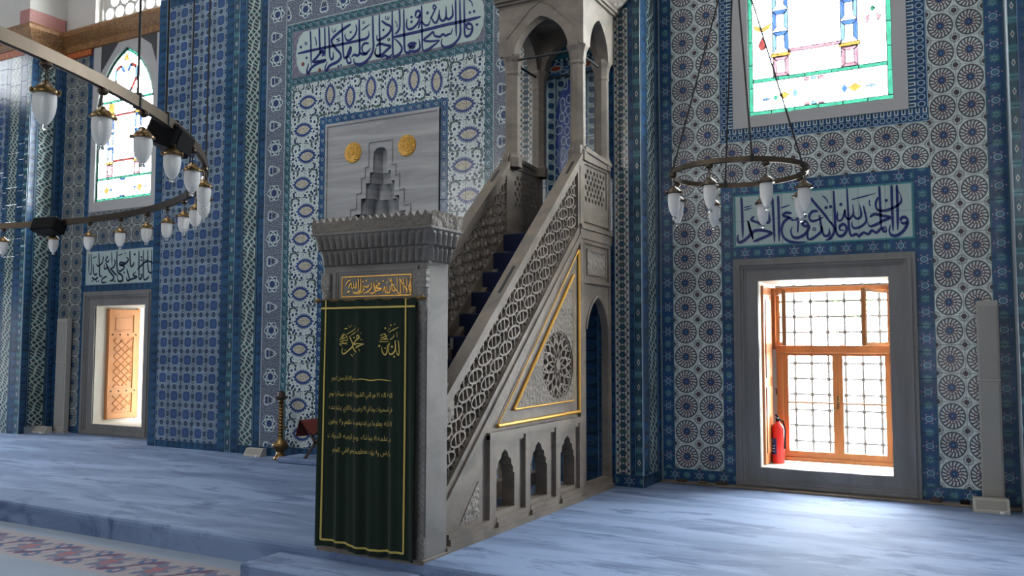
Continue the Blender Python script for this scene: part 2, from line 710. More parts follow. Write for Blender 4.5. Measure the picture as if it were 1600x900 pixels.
MT['ink_dark'] = material('dark_ink_glaze', base=(0.012, 0.018, 0.05), rough=0.2)
MT['red_dot'] = material('brick_red_glaze', base=(0.16, 0.035, 0.03), rough=0.25)
MT['turq_line'] = material('turquoise_line_glaze', base=(0.045, 0.22, 0.24), rough=0.2)
MT['speckle'] = material('speckled_grey_glaze', lambda: lay((0.14, 0.14, 0.20), (0.30, 0.30, 0.30), lt(voro(geo_pos(), 30.0), 0.3, 0.2)), **TILE)
MT['mortar'] = material('lime_mortar', lambda: lay((0.22, 0.26, 0.30), (0.30, 0.34, 0.36), noise(geo_pos(), 6.0)), rough=0.8)


def marble_fn(a, b, d, vs=(0.7, 0.7, 5.0), sc=1.2):
    def fn():
        p = scaled(geo_pos(), vs)
        n1 = noise(p, sc, 5.0, 0.6, 0.7)
        n2 = noise(geo_pos(), 7.0, 4.0)
        c = lay(a, b, lt(0.5, n1, 0.25))
        return lay(c, d, lt(0.66, n2, 0.3) * 0.6)
    return fn


def fine_bump():
    return noise(geo_pos(), 90.0, 3.0)


def carve_bump():
    p = geo_pos()
    return voro(p, 26.0, 'SMOOTH_F1') + noise(p, 60.0, 2.0) * 0.4


MM = {}
MM['minbar'] = material('warm_grey_marble', marble_fn((0.205, 0.172, 0.138), (0.120, 0.103, 0.085), (0.17, 0.122, 0.086), (1.2, 1.2, 1.6), 2.2), rough=0.55, bump=fine_bump, bump_d=0.002)
MM['portal'] = material('cool_grey_marble', marble_fn((0.19, 0.18, 0.17), (0.13, 0.124, 0.118), (0.16, 0.144, 0.128), (1.2, 1.2, 1.6), 2.2), rough=0.55, bump=fine_bump, bump_d=0.002)
MM['carved'] = material('carved_marble_relief', marble_fn((0.26, 0.23, 0.195), (0.18, 0.16, 0.138), (0.21, 0.175, 0.14)), rough=0.65, bump=carve_bump, bump_d=0.02, bump_s=1.0)
def zigzag_bump():
    n = NT.nodes.new('ShaderNodeSeparateXYZ')
    put(n.inputs[0], geo_pos())
    return ab(fr(X(n.outputs[2]) * 22.0 + ab(fr(X(n.outputs[0]) * 28.0) - 0.5) * 1.2) - 0.5)


MM['zigzag'] = material('engraved_marble', marble_fn((0.27, 0.258, 0.24), (0.20, 0.19, 0.178), (0.24, 0.215, 0.19)), rough=0.6, bump=zigzag_bump, bump_d=0.012, bump_s=0.9)
MM['grey'] = material('grey_marble', marble_fn((0.19, 0.185, 0.18), (0.15, 0.147, 0.143), (0.17, 0.155, 0.14), (4.0, 4.0, 0.5), 1.4), rough=0.5, bump=fine_bump, bump_d=0.002)
MM['mihrab'] = material('streaked_marble', marble_fn((0.36, 0.37, 0.38), (0.22, 0.23, 0.245), (0.32, 0.31, 0.30), (0.35, 0.35, 4.5), 1.6), rough=0.4)
MM['plaster'] = material('white_plaster', lambda: lay((0.62, 0.61, 0.58), (0.55, 0.54, 0.52), noise(geo_pos(), 3.0)), rough=0.85)
MM['plaster_grey'] = material('grey_plaster', lambda: lay((0.44, 0.44, 0.44), (0.38, 0.38, 0.38), noise(geo_pos(), 3.0)), rough=0.8)
MM['jamb'] = material('pale_limestone', lambda: lay((0.72, 0.69, 0.62), (0.62, 0.58, 0.52), noise(geo_pos(), 4.0)), rough=0.7)
MM['pink'] = material('red_speckled_marble', lambda: lay((0.36, 0.12, 0.11), (0.46, 0.24, 0.22), noise(geo_pos(), 30.0)), rough=0.5)
MM['hall'] = material('tiled_hall_wall', lambda: lay((0.10, 0.14, 0.20), (0.16, 0.19, 0.23), noise(geo_pos(), 2.0)), rough=0.5)
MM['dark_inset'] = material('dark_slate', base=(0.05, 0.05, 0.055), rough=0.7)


def gold_fn():
    return lay((0.78, 0.46, 0.10), (0.62, 0.32, 0.06), noise(geo_pos(), 25.0))


MM['gold'] = material('gilding', gold_fn, rough=0.38, metal=0.75, bump=lambda: noise(geo_pos(), 60.0), bump_d=0.003)
MM['gold_thread'] = material('gold_thread', base=(0.55, 0.43, 0.11), rough=0.5, metal=0.2, bump=lambda: noise(geo_pos(), 300.0), bump_d=0.002)
MM['gold_disc'] = material('gilded_relief', gold_fn, rough=0.42, metal=0.6, bump=lambda: voro(geo_pos(), 55.0), bump_d=0.02, bump_s=1.0)
MM['brass'] = material('old_brass', lambda: lay((0.26, 0.165, 0.065), (0.11, 0.075, 0.04), noise(geo_pos(), 20.0)), rough=0.32, metal=0.9)
MM['bronze'] = material('brushed_bronze', lambda: lay((0.115, 0.09, 0.066), (0.065, 0.052, 0.04), noise(geo_pos(), 12.0)), rough=0.45, metal=0.9)
MM['cable'] = material('black_cable', base=(0.012, 0.012, 0.012), rough=0.6)
MM['black'] = material('black_plastic', base=(0.006, 0.006, 0.007), rough=0.85, spec=0.2)
MM['iron'] = material('dark_iron', base=(0.025, 0.028, 0.03), rough=0.6, metal=0.4)
MM['frost'] = material('frosted_glass', base=(0.86, 0.86, 0.85), rough=0.5, Transmission_Weight=0.18, IOR=1.3)
MM['clear'] = material('clear_glass', base=(0.95, 0.95, 0.95), rough=0.05, Transmission_Weight=0.9, IOR=1.35)


def wood_fn(a, b):
    def fn():
        p = scaled(geo_pos(), (9.0, 9.0, 0.8))
        return lay(a, b, noise(p, 3.0, 4.0, 0.6, 0.6))
    return fn


MM['wood'] = material('honey_oak', wood_fn((0.46, 0.19, 0.06), (0.30, 0.105, 0.03)), rough=0.42)
MM['wood_carved'] = material('carved_honey_oak', wood_fn((0.50, 0.22, 0.07), (0.36, 0.13, 0.04)), rough=0.5)
MM['cornice'] = material('gilded_brown_wood', lambda: lay((0.17, 0.075, 0.03), (0.32, 0.17, 0.05), lt(0.55, noise(scaled(geo_pos(), (22.0, 22.0, 9.0)), 1.5), 0.3)), rough=0.5, bump=carve_bump, bump_d=0.02)
MM['red_orange'] = material('painted_red_frieze', lambda: lay((0.40, 0.09, 0.03), (0.55, 0.24, 0.06), lt(voro(geo_pos(), 22.0), 0.3, 0.2)), rough=0.5)
MM['red'] = material('fire_engine_red', base=(0.72, 0.02, 0.015), rough=0.35)
MM['label_blue'] = material('blue_print', base=(0.02, 0.04, 0.22), rough=0.4)
MM['white'] = material('white_print', base=(0.8, 0.8, 0.8), rough=0.5)
MM['beige'] = material('beige_painted_metal', base=(0.34, 0.33, 0.30), rough=0.55)
MM['beige_mesh'] = material('beige_speaker_cloth', lambda: lay((0.30, 0.295, 0.27), (0.22, 0.215, 0.20), lt(voro(geo_pos(), 160.0), 0.3, 0.2)), rough=0.8)
MM['offwhite'] = material('off_white_plastic', base=(0.42, 0.41, 0.37), rough=0.5)


def carpet_fn(a, b, d):
    def fn():
        p = geo_pos()
        n1 = noise(scaled(p, (0.34, 1.5, 1.0)), 1.2, 6.0, 0.62, 0.7)
        n2 = noise(scaled(p, (0.8, 2.6, 1.0)), 1.6, 6.0, 0.68, 0.6)
        n3 = noise(p, 140.0, 2.0)
        c = lay(a, b, lt(0.5, n1, 0.12))
        c = lay(c, d, lt(0.57, n2, 0.08) * 0.9)
        return lay(c, (0.05, 0.08, 0.15), lt(n3, 0.42, 0.3) * 0.35)
    return fn


def pile_bump():
    return noise(geo_pos(), 220.0, 2.0) + noise(scaled(geo_pos(), (1.0, 4.0, 1.0)), 5.0, 3.0) * 0.6


MM['carpet'] = material('blue_wool_carpet', carpet_fn((0.125, 0.19, 0.335), (0.225, 0.315, 0.51), (0.060, 0.10, 0.22)), rough=0.75, spec=0.35, bump=pile_bump, bump_d=0.006, bump_s=0.5, Sheen_Weight=0.25, Sheen_Roughness=0.45, Sheen_Tint=(0.55, 0.72, 1.0, 1.0))
MM['navy'] = material('navy_stair_carpet', lambda: lay((0.014, 0.020, 0.055), (0.024, 0.032, 0.075), noise(geo_pos(), 120.0)), rough=0.95, spec=0.15, bump=pile_bump, bump_d=0.004)


def rug_fn():
    p = geo_pos()
    s = NT.nodes.new('ShaderNodeSeparateXYZ')
    put(s.inputs[0], p)
    x, y = X(s.outputs[0]), X(s.outputs[1])
    v = (y - 4.16) / 0.56
    t = x / 0.52
    c = (0.33, 0.32, 0.345)
    # scrolling stem with flower heads
    yy = v - 0.5
    stem = ab(yy - sn(t * 2 * PI) * 0.28)
    c = lay(c, (0.14, 0.09, 0.15), lt(stem, 0.085, 0.05))
    st2 = ab(yy + sn(t * 4 * PI + 0.6) * 0.34)
    c = lay(c, (0.20, 0.15, 0.22), lt(st2, 0.05, 0.05))
    fx = fr(t) - 0.5
    r = hyp(fx * 1.2, yy * 0.9)
    th = ang(yy, fx)
    c = lay(c, (0.15, 0.18, 0.27), lt(r, 0.26 + cs(th * 6.0) * 0.07, 0.04))
    c = lay(c, (0.30, 0.15, 0.175), lt(r, 0.14 + cs(th * 5.0) * 0.04, 0.04))
    fx2 = fr(t + 0.5) - 0.5
    r2 = hyp(fx2 * 1.3, (ab(yy) - 0.25))
    c = lay(c, (0.08, 0.14, 0.27), lt(r2, 0.14, 0.04))
    c = lay(c, (0.44, 0.30, 0.30), lt(r2, 0.06, 0.03))
    inside = mn(lt(0.0, v, 0.03), lt(v, 1.0, 0.03))
    n1 = noise(scaled(p, (0.7, 2.0, 1.0)), 2.0, 4.0)
    basec = lay((0.23, 0.29, 0.38), (0.31, 0.37, 0.46), n1)
    return lay(basec, c, inside)


MM['rug'] = material('floral_wool_carpet', rug_fn, rough=0.95, spec=0.15, bump=pile_bump, bump_d=0.005)
MM['green_cloth'] = material('dark_green_velvet', lambda: lay((0.008, 0.018, 0.013), (0.012, 0.025, 0.018), noise(geo_pos(), 60.0)), rough=0.85, spec=0.2, Sheen_Weight=0.12, Sheen_Roughness=0.4)
MM['red_cloth'] = material('dark_red_cloth', lambda: lay((0.16, 0.03, 0.018), (0.11, 0.02, 0.014), noise(geo_pos(), 50.0)), rough=0.8)
MM['wood_dark'] = material('dark_walnut', wood_fn((0.06, 0.035, 0.025), (0.035, 0.02, 0.015)), rough=0.5)


def stained(name, c, g=0.07):
    """thin sheet glass: lets light straight through in its own colour, with a faint surface gloss"""
    m = bpy.data.materials.new(name)
    m.use_nodes = True
    t = m.node_tree
    t.nodes.remove(t.nodes['Principled BSDF'])
    tr = t.nodes.new('ShaderNodeBsdfTransparent')
    tr.inputs[0].default_value = (c[0], c[1], c[2], 1)
    gl = t.nodes.new('ShaderNodeBsdfGlossy')
    gl.inputs['Roughness'].default_value = 0.1
    mi = t.nodes.new('ShaderNodeMixShader')
    mi.inputs[0].default_value = g
    t.links.new(tr.outputs[0], mi.inputs[1])
    t.links.new(gl.outputs[0], mi.inputs[2])
    t.links.new(mi.outputs[0], t.nodes['Material Output'].inputs[0])
    return m


MS = {}
MS['green'] = stained('green_glass', (0.053, 0.13, 0.103), 0.03)
MS['blue'] = stained('blue_glass', (0.066, 0.096, 0.166), 0.03)
MS['sky'] = stained('pale_blue_glass', (0.108, 0.142, 0.186), 0.03)
MS['pink'] = stained('rose_glass', (0.163, 0.115, 0.128), 0.03)
MS['amber'] = stained('amber_glass', (0.185, 0.131, 0.062), 0.03)
MS['redg'] = stained('red_glass', (0.132, 0.056, 0.054), 0.03)
MS['clear'] = stained('clear_pane_glass', (0.97, 0.97, 0.95))
MM['lead'] = material('lead_came', base=(0.06, 0.055, 0.06), rough=0.6, metal=0.2)
MM['house'] = material('terracotta_render', lambda: lay((0.55, 0.40, 0.32), (0.62, 0.50, 0.42), noise(geo_pos(), 2.0)), rough=0.9)
MM['roof'] = material('clay_roof', lambda: lay((0.45, 0.20, 0.12), (0.55, 0.30, 0.20), noise(geo_pos(), 12.0)), rough=0.9)
MM['leaf'] = material('leaf_green', lambda: lay((0.20, 0.34, 0.10), (0.32, 0.46, 0.18), noise(geo_pos(), 9.0)), rough=0.9)
MM['paving'] = material('pale_paving', lambda: lay((0.50, 0.48, 0.45), (0.60, 0.58, 0.55), noise(geo_pos(), 2.0)), rough=0.9)

# pen strokes of the inscriptions: width, then x z pairs, in millimetres on their wall
INKED = {"top":{"s":[[24,-8025,5465,-7794,5468,-7558,5468,-7290,5466,-6980,5466,-6852,5472,-6812,5512,-6819,5570],[20,-7811,5742,-7796,5547,-7783,5256],[24,-7653,5753,-7645,5590,-7631,5412],[20,-7559,5751,-7550,5554,-7543,5339],[22,-7492,5749,-7473,5522,-7463,5345,-7431,5287,-7402,5316,-7409,5385],[27,-7115,5709,-7198,5681,-7317,5630,-7425,5562,-7424,5503,-7361,5425,-7287,5345,-7274,5286,-7333,5238,-7454,5209,-7526,5152,-7540,5193,-7504,5265],[23,-7261,5750,-7249,5551,-7226,5307,-7190,5272,-7143,5293,-7108,5344,-7109,5402,-7149,5332,-7172,5259,-7153,5199,-7105,5192,-7106,5239,-7142,5283],[19,-7031,5689,-7012,5624,-7041,5552,-7111,5503,-7170,5503,-7207,5553,-7202,5600],[25,-6976,5750,-6967,5501,-6960,5301,-7000,5270,-7048,5287,-7095,5266],[21,-6810,5399,-6880,5411,-6920,5370,-6913,5312,-6872,5277,-6814,5296,-6774,5336],[23,-6960,5301,-6907,5271,-6825,5264],[25,-6752,5752,-6743,5509,-6736,5320,-6790,5216,-6881,5156,-6975,5147,-7046,5182,-7053,5240],[21,-6647,5755,-6640,5538,-6631,5349,-6629,5209,-6675,5207,-6710,5260,-6688,5322],[24,-6608,5664,-6533,5603,-6465,5563,-6470,5498,-6542,5446,-6644,5417,-6678,5432,-6679,5489],[24,-6688,5340,-6632,5363,-6529,5327,-6461,5302,-6528,5257,-6607,5214,-6698,5229,-6699,5314],[21,-6629,5209,-6606,5186,-6550,5196,-6482,5166,-6437,5196],[25,-7568,5392,-7618,5410,-7704,5346,-7753,5305,-7641,5297,-7530,5308],[25,-7530,5308,-7554,5283,-7665,5271,-7776,5230,-7838,5161,-7857,5204,-7828,5297],[22,-7649,5415,-7582,5433,-7568,5382,-7605,5359],[14,-7729,5644,-7703,5581,-7702,5517],[8,-7428,5708,-7421,5663,-7390,5657,-7394,5702],[8,-7390,5657,-7369,5663,-7367,5702],[8,-7291,5553,-7352,5544,-7291,5524,-7357,5511],[13,-6930,5595,-6791,5655],[8,-6546,5713,-6540,5670,-6511,5665,-6514,5707],[8,-6511,5665,-6491,5670,-6490,5707],[26,-6418,5415,-6252,5414,-5969,5418,-5630,5430,-5383,5429,-5181,5436,-5122,5442],[24,-6443,5764,-6432,5455,-6421,5193,-6381,5159,-6304,5192,-6283,5253,-6339,5337,-6407,5394],[22,-6328,5760,-6318,5564,-6341,5485,-6396,5448],[24,-6261,5748,-6250,5422,-6238,5218,-6194,5174,-6150,5185,-6074,5173,-6009,5198,-6010,5262,-6027,5324],[24,-6059,5270,-6130,5287,-6184,5264,-6118,5225,-6086,5247,-6135,5251,-6172,5207],[22,-6079,5621,-6069,5674,-6026,5684,-6004,5644,-6036,5604,-6079,5612],[22,-6004,5634,-6035,5540,-6110,5480,-6186,5476,-6215,5536,-6205,5617],[18,-6034,5457,-5992,5541,-5937,5485,-5884,5476,-5852,5533],[20,-5986,5745,-5981,5539,-5973,5337,-5961,5172,-5881,5167,-5775,5213,-5712,5247],[21,-5712,5251,-5860,5263,-5946,5296,-5861,5345,-5808,5372,-5787,5323,-5713,5296,-5661,5319,-5629,5295,-5577,5304,-5546,5307,-5526,5366],[16,-5853,5543,-5821,5591,-5780,5665,-5769,5685,-5801,5714,-5811,5671,-5769,5658],[20,-5842,5568,-5799,5496,-5757,5489,-5726,5564,-5721,5644],[22,-5721,5581,-5704,5515,-5662,5489,-5621,5527,-5622,5670],[22,-5621,5527,-5589,5494,-5548,5504,-5522,5544,-5534,5671],[20,-5483,5715,-5475,5446,-5469,5258],[23,-5421,5703,-5414,5435,-5413,5275,-5473,5188,-5566,5150,-5649,5155,-5686,5206,-5676,5267],[23,-5360,5691,-5353,5423,-5347,5263,-5311,5230,-5266,5249,-5241,5306,-5251,5361,-5302,5388,-5327,5357,-5296,5316,-5246,5316],[12,-5293,5678,-5253,5643,-5237,5583],[11,-6393,5624,-6364,5572,-6362,5530]],"d":[[18,-7974,5546],[16,-7868,5380],[14,-7311,5175],[13,-7266,5184],[15,-6577,5536],[17,-6515,5153],[15,-7113,5601],[18,-5896,5632],[17,-6139,5623],[17,-6138,5563],[16,-5277,5520],[16,-5217,5523],[16,-5174,5351]],"r":[[18,-7885,5582],[15,-6900,5691],[15,-6494,5393],[17,-6491,5395]]},"top_red":{"s":[],"d":[[25,-7932,5302],[21,-7636,5179]],"r":[]},"right":{"s":[[22,-2186,3094,-2179,2911,-2177,2649],[9,-2162,2980,-2071,2996],[9,-2159,2952,-2068,2972],[22,-2119,2838,-2102,2752,-2095,2690,-2134,2646,-2187,2611,-2225,2613,-2232,2660,-2224,2690],[21,-1865,2687,-1923,2710,-1997,2726,-2057,2718,-2080,2682,-2066,2635],[21,-1865,2687,-1924,2657,-2014,2624,-2067,2604],[20,-2119,2830,-2087,2713,-2066,2627],[18,-2051,2879,-2085,2843,-2055,2826,-2011,2807,-1981,2790,-1958,2857,-1956,2949],[20,-1981,2790,-1944,2818,-1914,2801,-1892,2822,-1901,2929],[21,-1858,3063,-1851,2850,-1844,2584],[21,-1799,3081,-1796,2846,-1797,2589],[11,-1776,2947,-1677,2973],[20,-1664,2882,-1722,2893,-1752,2865,-1701,2847,-1659,2814,-1644,2805],[21,-1680,2845,-1738,2804,-1769,2731,-1756,2647,-1699,2591,-1613,2571,-1528,2574],[15,-1601,2802,-1602,2750,-1608,2672],[18,-1528,2909,-1529,2849,-1572,2834,-1608,2818,-1644,2809],[21,-1496,2758,-1530,2790,-1559,2762,-1531,2738,-1496,2743,-1496,2713,-1533,2656,-1598,2623,-1655,2633,-1675,2695,-1660,2739],[19,-1401,2885,-1451,2888,-1487,2846,-1474,2793,-1424,2790,-1347,2822],[19,-1388,2847,-1376,2750,-1371,2683,-1407,2641,-1471,2600,-1506,2610,-1508,2654,-1497,2698],[19,-1370,2735,-1357,2653,-1330,2622,-1295,2642,-1294,2700],[9,-1269,2596,-1303,2583,-1338,2582],[22,-1483,3047,-1428,2969,-1346,2859,-1266,2735],[10,-1353,3044,-1315,3004,-1299,2958],[20,-1286,2773,-1242,2697,-1261,2632,-1317,2580],[21,-1244,3087,-1238,2873,-1232,2689,-1206,2621,-1165,2619,-1134,2654,-1129,2704,-1156,2735,-1191,2716,-1191,2679,-1151,2669],[15,-1139,2887,-1154,2815,-1182,2774,-1210,2783,-1215,2834,-1211,2871],[16,-1139,2887,-1134,2814,-1107,2783,-1080,2803,-1059,2838,-1063,2933],[17,-1059,2823,-1033,2785,-999,2790,-985,2832,-1003,2932],[19,-1115,3101,-1109,2863,-1103,2681,-1084,2614,-1037,2626,-1010,2603,-970,2636,-923,2619,-889,2653,-850,2629,-810,2662,-784,2668,-785,2639,-759,2637,-764,2681,-790,2675],[17,-963,2910,-945,2815,-940,2750,-988,2702,-1049,2685,-1075,2715,-1074,2759],[19,-906,2791,-859,2816,-794,2797,-716,2774,-782,2746,-855,2708,-908,2697,-927,2742],[10,-1069,2981,-844,3027],[9,-902,2964,-909,2921,-890,2905],[19,-811,3097,-807,2913,-804,2662],[17,-822,2986,-846,2930,-838,2865,-780,2846,-701,2862,-635,2899,-612,2940,-623,3009],[20,-698,3097,-698,2869,-694,2633],[20,-650,3093,-649,2865,-652,2641],[21,-621,2728,-620,2756,-587,2768,-563,2738,-567,2689,-604,2628,-663,2589,-714,2599,-729,2643,-718,2699],[18,-563,2717,-596,2705,-624,2721],[10,-645,3043,-626,3005]],"d":[[15,-1321,2917],[15,-1277,2924],[15,-1177,2939],[14,-750,2946]],"r":[[15,-1440,2701]]},"left":{"s":[[18,-13179,3022,-13165,2682],[19,-13124,3024,-13100,2718,-13150,2677],[23,-12923,3028,-12894,2758,-12881,2652,-12813,2626],[19,-12594,3031,-12571,2792],[25,-12457,3033,-12433,2711,-12337,2641,-12292,2593,-12304,2537,-12404,2540,-12430,2635],[23,-12137,3017,-12112,2791,-12062,2771,-12023,2834],[22,-11914,3015,-11900,2717,-11893,2578,-11858,2549,-11819,2612,-11875,2633],[20,-11804,3018,-11783,2574,-11694,2553,-11655,2597],[22,-11701,3013,-11681,2717,-11616,2641,-11537,2684,-11507,2747,-11542,2785,-11679,2837,-11776,2860],[18,-11606,3017,-11592,2540],[27,-12737,2857,-12643,2719,-12522,2610,-12548,2555,-12620,2548],[25,-12616,2756,-12526,2686,-12436,2626],[19,-12684,2959,-12740,2904,-12679,2863,-12653,2919],[19,-12802,2965,-12826,2860,-12926,2807,-12987,2848],[21,-13062,2842,-13038,2687,-12978,2665,-12949,2693],[23,-13079,2621,-13003,2580,-12916,2625],[19,-12696,2626,-12811,2583,-12808,2525,-12691,2531],[23,-12233,2825,-12361,2840,-12374,2803,-12260,2807,-12165,2878,-12224,2927],[21,-12522,2894,-12490,2846,-12530,2772,-12587,2755],[19,-12765,2820,-12761,2753,-12646,2776],[23,-12200,2730,-12153,2625,-12121,2549,-12177,2542,-12207,2590],[20,-12121,2549,-12024,2564,-11942,2589,-12041,2621,-11974,2674],[19,-12359,2802,-12258,2760,-12354,2698,-12412,2719],[20,-11934,2709,-11774,2814,-11706,2820],[13,-13082,2944,-12972,2973],[13,-12425,2961,-12311,2979]],"d":[[16,-11847,2909],[16,-11848,2854],[19,-12015,2959],[15,-12261,2671],[14,-12489,2534],[13,-13069,2558],[13,-12957,2550],[13,-12905,2548],[15,-11560,2584],[13,-11554,2918],[13,-12248,2985]],"r":[]},"minbar":{"s":[[8,-3997,1989,-3993,1910,-3980,1897],[9,-3977,1988,-3975,1903,-4002,1882,-4033,1879,-4047,1894],[8,-4017,1964,-4016,1925,-4034,1919,-4041,1962],[7,-4038,1926,-4056,1916,-4066,1955,-4084,1924,-4093,1920],[9,-3900,1936,-3909,1922,-3922,1919,-3936,1926,-3949,1920,-3958,1931,-3944,1919,-3953,1895,-3979,1878,-4010,1865],[9,-3879,1953,-3874,1921,-3900,1890,-3948,1875],[9,-3857,1956,-3847,1913,-3842,1885,-3869,1875,-3891,1879],[9,-3804,1947,-3813,1933,-3838,1913,-3782,1906,-3812,1894,-3842,1885,-3829,1867],[8,-3709,1923,-3708,1881,-3730,1875,-3737,1924],[8,-3734,1885,-3747,1875,-3756,1917,-3773,1876],[7,-3695,1981,-3692,1919,-3687,1877],[8,-3722,1979,-3692,1943,-3666,1908,-3661,1890,-3678,1887,-3683,1901],[6,-3646,1983,-3642,1903],[8,-3661,1890,-3649,1893,-3636,1872,-3615,1871,-3618,1951,-3626,1975],[9,-3624,1975,-3586,1922,-3556,1887,-3568,1867],[7,-3589,1978,-3585,1871],[7,-3559,1980,-3558,1908],[12,-3524,1972,-3527,1941,-3540,1911,-3531,1879,-3522,1865],[7,-4071,1977,-4098,1967,-4116,1932],[11,-4076,1895,-4101,1885]],"d":[[5,-3954,1962],[5,-3923,1968],[6,-3770,1960],[5,-3735,1948],[4,-3830,1962]],"r":[[9,-3806,1940]]},"curtain":{"s":[[10,-4024,1562,-4008,1534,-3993,1503,-3996,1483,-4030,1456,-4069,1432,-4086,1442,-4083,1476],[10,-3938,1567,-3923,1557,-3929,1544,-3967,1520,-3988,1500,-3941,1506,-3891,1506],[10,-3891,1506,-3924,1490,-3962,1473],[7,-3929,1544,-3942,1547,-3944,1564,-3934,1569],[12,-3992,1490,-3979,1463,-3945,1443],[5,-3924,1470,-3915,1449],[6,-4048,1574,-3948,1621],[6,-4009,1566,-3949,1598],[10,-4070,1615,-4040,1617],[5,-4034,1636,-4016,1622],[5,-4010,1640,-4003,1635],[5,-3982,1628,-3973,1635],[4,-3931,1618,-3934,1591],[6,-4008,1429,-3989,1410],[5,-3916,1540,-3899,1530],[10,-3582,1530,-3575,1491,-3573,1432,-3589,1432,-3601,1464],[11,-3610,1530,-3605,1477,-3617,1445,-3645,1431,-3670,1444,-3670,1477,-3659,1510],[10,-3659,1510,-3683,1490,-3690,1451,-3706,1426,-3723,1444,-3730,1484],[7,-3672,1586,-3579,1623],[5,-3684,1599,-3652,1619],[6,-3655,1533,-3623,1553,-3619,1573],[5,-3595,1592,-3590,1550],[5,-4110,1534,-4080,1544,-4049,1554],[5,-4105,1517,-4071,1530,-4036,1527],[5,-4101,1547,-4076,1564,-4059,1578],[5,-4087,1489,-4105,1503,-4070,1506,-4040,1500],[5,-4092,1523,-4075,1510,-4040,1513],[5,-4076,1581,-4089,1558,-4067,1544],[5,-4058,1568,-4041,1544,-4053,1527],[5,-3737,1543,-3716,1556,-3684,1563],[5,-3741,1530,-3708,1537,-3675,1530],[5,-3739,1562,-3717,1576,-3696,1570],[5,-3733,1553,-3712,1543,-3684,1546],[5,-3745,1520,-3708,1520,-3671,1520],[5,-3713,1573,-3700,1556,-3708,1530]],"d":[[6,-3705,1616],[6,-3648,1637],[4,-3616,1643],[7,-3746,1490],[7,-3634,1484],[6,-3615,1415],[4,-3707,1474],[6,-3981,1550],[4,-4061,1459],[3,-3913,1581],[4,-3978,1431]],"r":[]}}

# ------------------------------------------------------------------ floors
EDGE = 4.93
FLOOR = -0.19
R = ROOM
f = MB().box(R['x0'], R['x1'], R['y0'], EDGE + 0.02, FLOOR - 0.15, FLOOR)
props(f.build('floor', MM['rug']), kind='structure')
pf = MB()
# raised platform with a softly rounded nosing along its front edge
prof = [(EDGE, FLOOR - 0.02), (EDGE - 0.004, -0.05), (EDGE, -0.02), (EDGE + 0.015, -0.004), (EDGE + 0.045, 0.0)]
nx = 60
xs = [R['x0'] + (R['x1'] - R['x0']) * i / nx for i in range(nx + 1)]
for i in range(nx):
    for k in range(len(prof) - 1):
        a, b = prof[k], prof[k + 1]
        pf.add([(xs[i], a[0], a[1]), (xs[i + 1], a[0], a[1]), (xs[i + 1], b[0], b[1]), (xs[i], b[0], b[1])], [(0, 1, 2, 3)])
pf.add([(R['x0'], EDGE + 0.045, 0), (R['x1'], EDGE + 0.045, 0), (R['x1'], 10.2, 0), (R['x0'], 10.2, 0)], [(0, 1, 2, 3)])
props(pf.build('platform', MM['carpet'], fix=False), kind='structure')
# low block of the same carpet in front of the pulpit door
blk = MB().box(-4.68, -3.37, 4.52, EDGE - 0.001, FLOOR, -0.065, 0.012)
props(blk.build('carpeted_step', MM['carpet']), 'low blue carpeted step in front of the green curtain', 'step')

# ------------------------------------------------------------------ tiles
TCACHE = {}


def tile_mesh(w, h, mat, uv=(0, 0, 1, 1), turn=0, flip=False, th=0.011):
    key = (round(w, 3), round(h, 3), mat.name, uv, turn, flip)
    if key in TCACHE:
        return TCACHE[key]
    c = 0.0025
    vs = [(0, 0, 0), (w, 0, 0), (w, 0, h), (0, 0, h),
          (0, -th + c, 0), (w, -th + c, 0), (w, -th + c, h), (0, -th + c, h),
          (c, -th, c), (w - c, -th, c), (w - c, -th, h - c), (c, -th, h - c)]
    fs = [(8, 9, 10, 11), (4, 5, 9, 8), (5, 6, 10, 9), (6, 7, 11, 10), (7, 4, 8, 11), (0, 1, 5, 4), (1, 2, 6, 5), (2, 3, 7, 6), (3, 0, 4, 7)]
    me = bpy.data.meshes.new('tile')
    me.from_pydata(vs, [], fs)
    me.materials.append(mat)
    ul = me.uv_layers.new(name='UVMap')
    for lp in me.loops:
        p = vs[lp.vertex_index]
        a, b = p[0] / w, p[2] / h
        if flip:
            a = 1 - a
        if turn == 1:
            a, b = b, a
        elif turn == 2:
            a, b = 1 - b, a
        elif turn == 3:
            a, b = 1 - a, 1 - b
        ul.data[lp.index].uv = (uv[0] + (uv[2] - uv[0]) * a, uv[1] + (uv[3] - uv[1]) * b)
    me.update()
    TCACHE[key] = me
    return me


def lay_tiles(parent, x0, x1, z0, z1, tw, tl, mat, y, turn=0, uvf=None, side=None, flip=False):
    """cover the rectangle with whole tiles of about tw x tl; side = X of a face that looks along +X (then x means y)"""
    m = MT[mat]
    nx_, nz_ = max(1, round((x1 - x0) / tw)), max(1, round((z1 - z0) / tl))
    w, h = (x1 - x0) / nx_, (z1 - z0) / nz_
    g = 0.0018
    for i in range(nx_):
        for k in range(nz_):
            uv, tr, fl = ((0, 0, 1, 1), turn, flip) if uvf is None else uvf(i, k)
            me = tile_mesh(w - g, h - g, m, uv, tr, fl)
            rx, rz = random.uniform(-0.004, 0.004), random.uniform(-0.004, 0.004)
            if side is None:
                link('tile', me, parent, (x0 + i * w, y + random.uniform(-0.001, 0.001), z0 + k * h), (rx, 0, rz))
            else:
                link('tile', me, parent, (side, x0 + i * w, z0 + k * h), (rx, 0, PI / 2 + rz))


def struct(name, mb, mat):
    return props(mb.build(name, mat), kind='structure')


YW, YM = 9.2, 8.62          # window bays, and the wall between them
BK = 0.0                     # tiles sit on the wall face


def win_arch(x0, x1, zb, zs, za):
    return arch_pts((x0 + x1) / 2, (x1 - x0) / 2, zb, zs, za, 10)


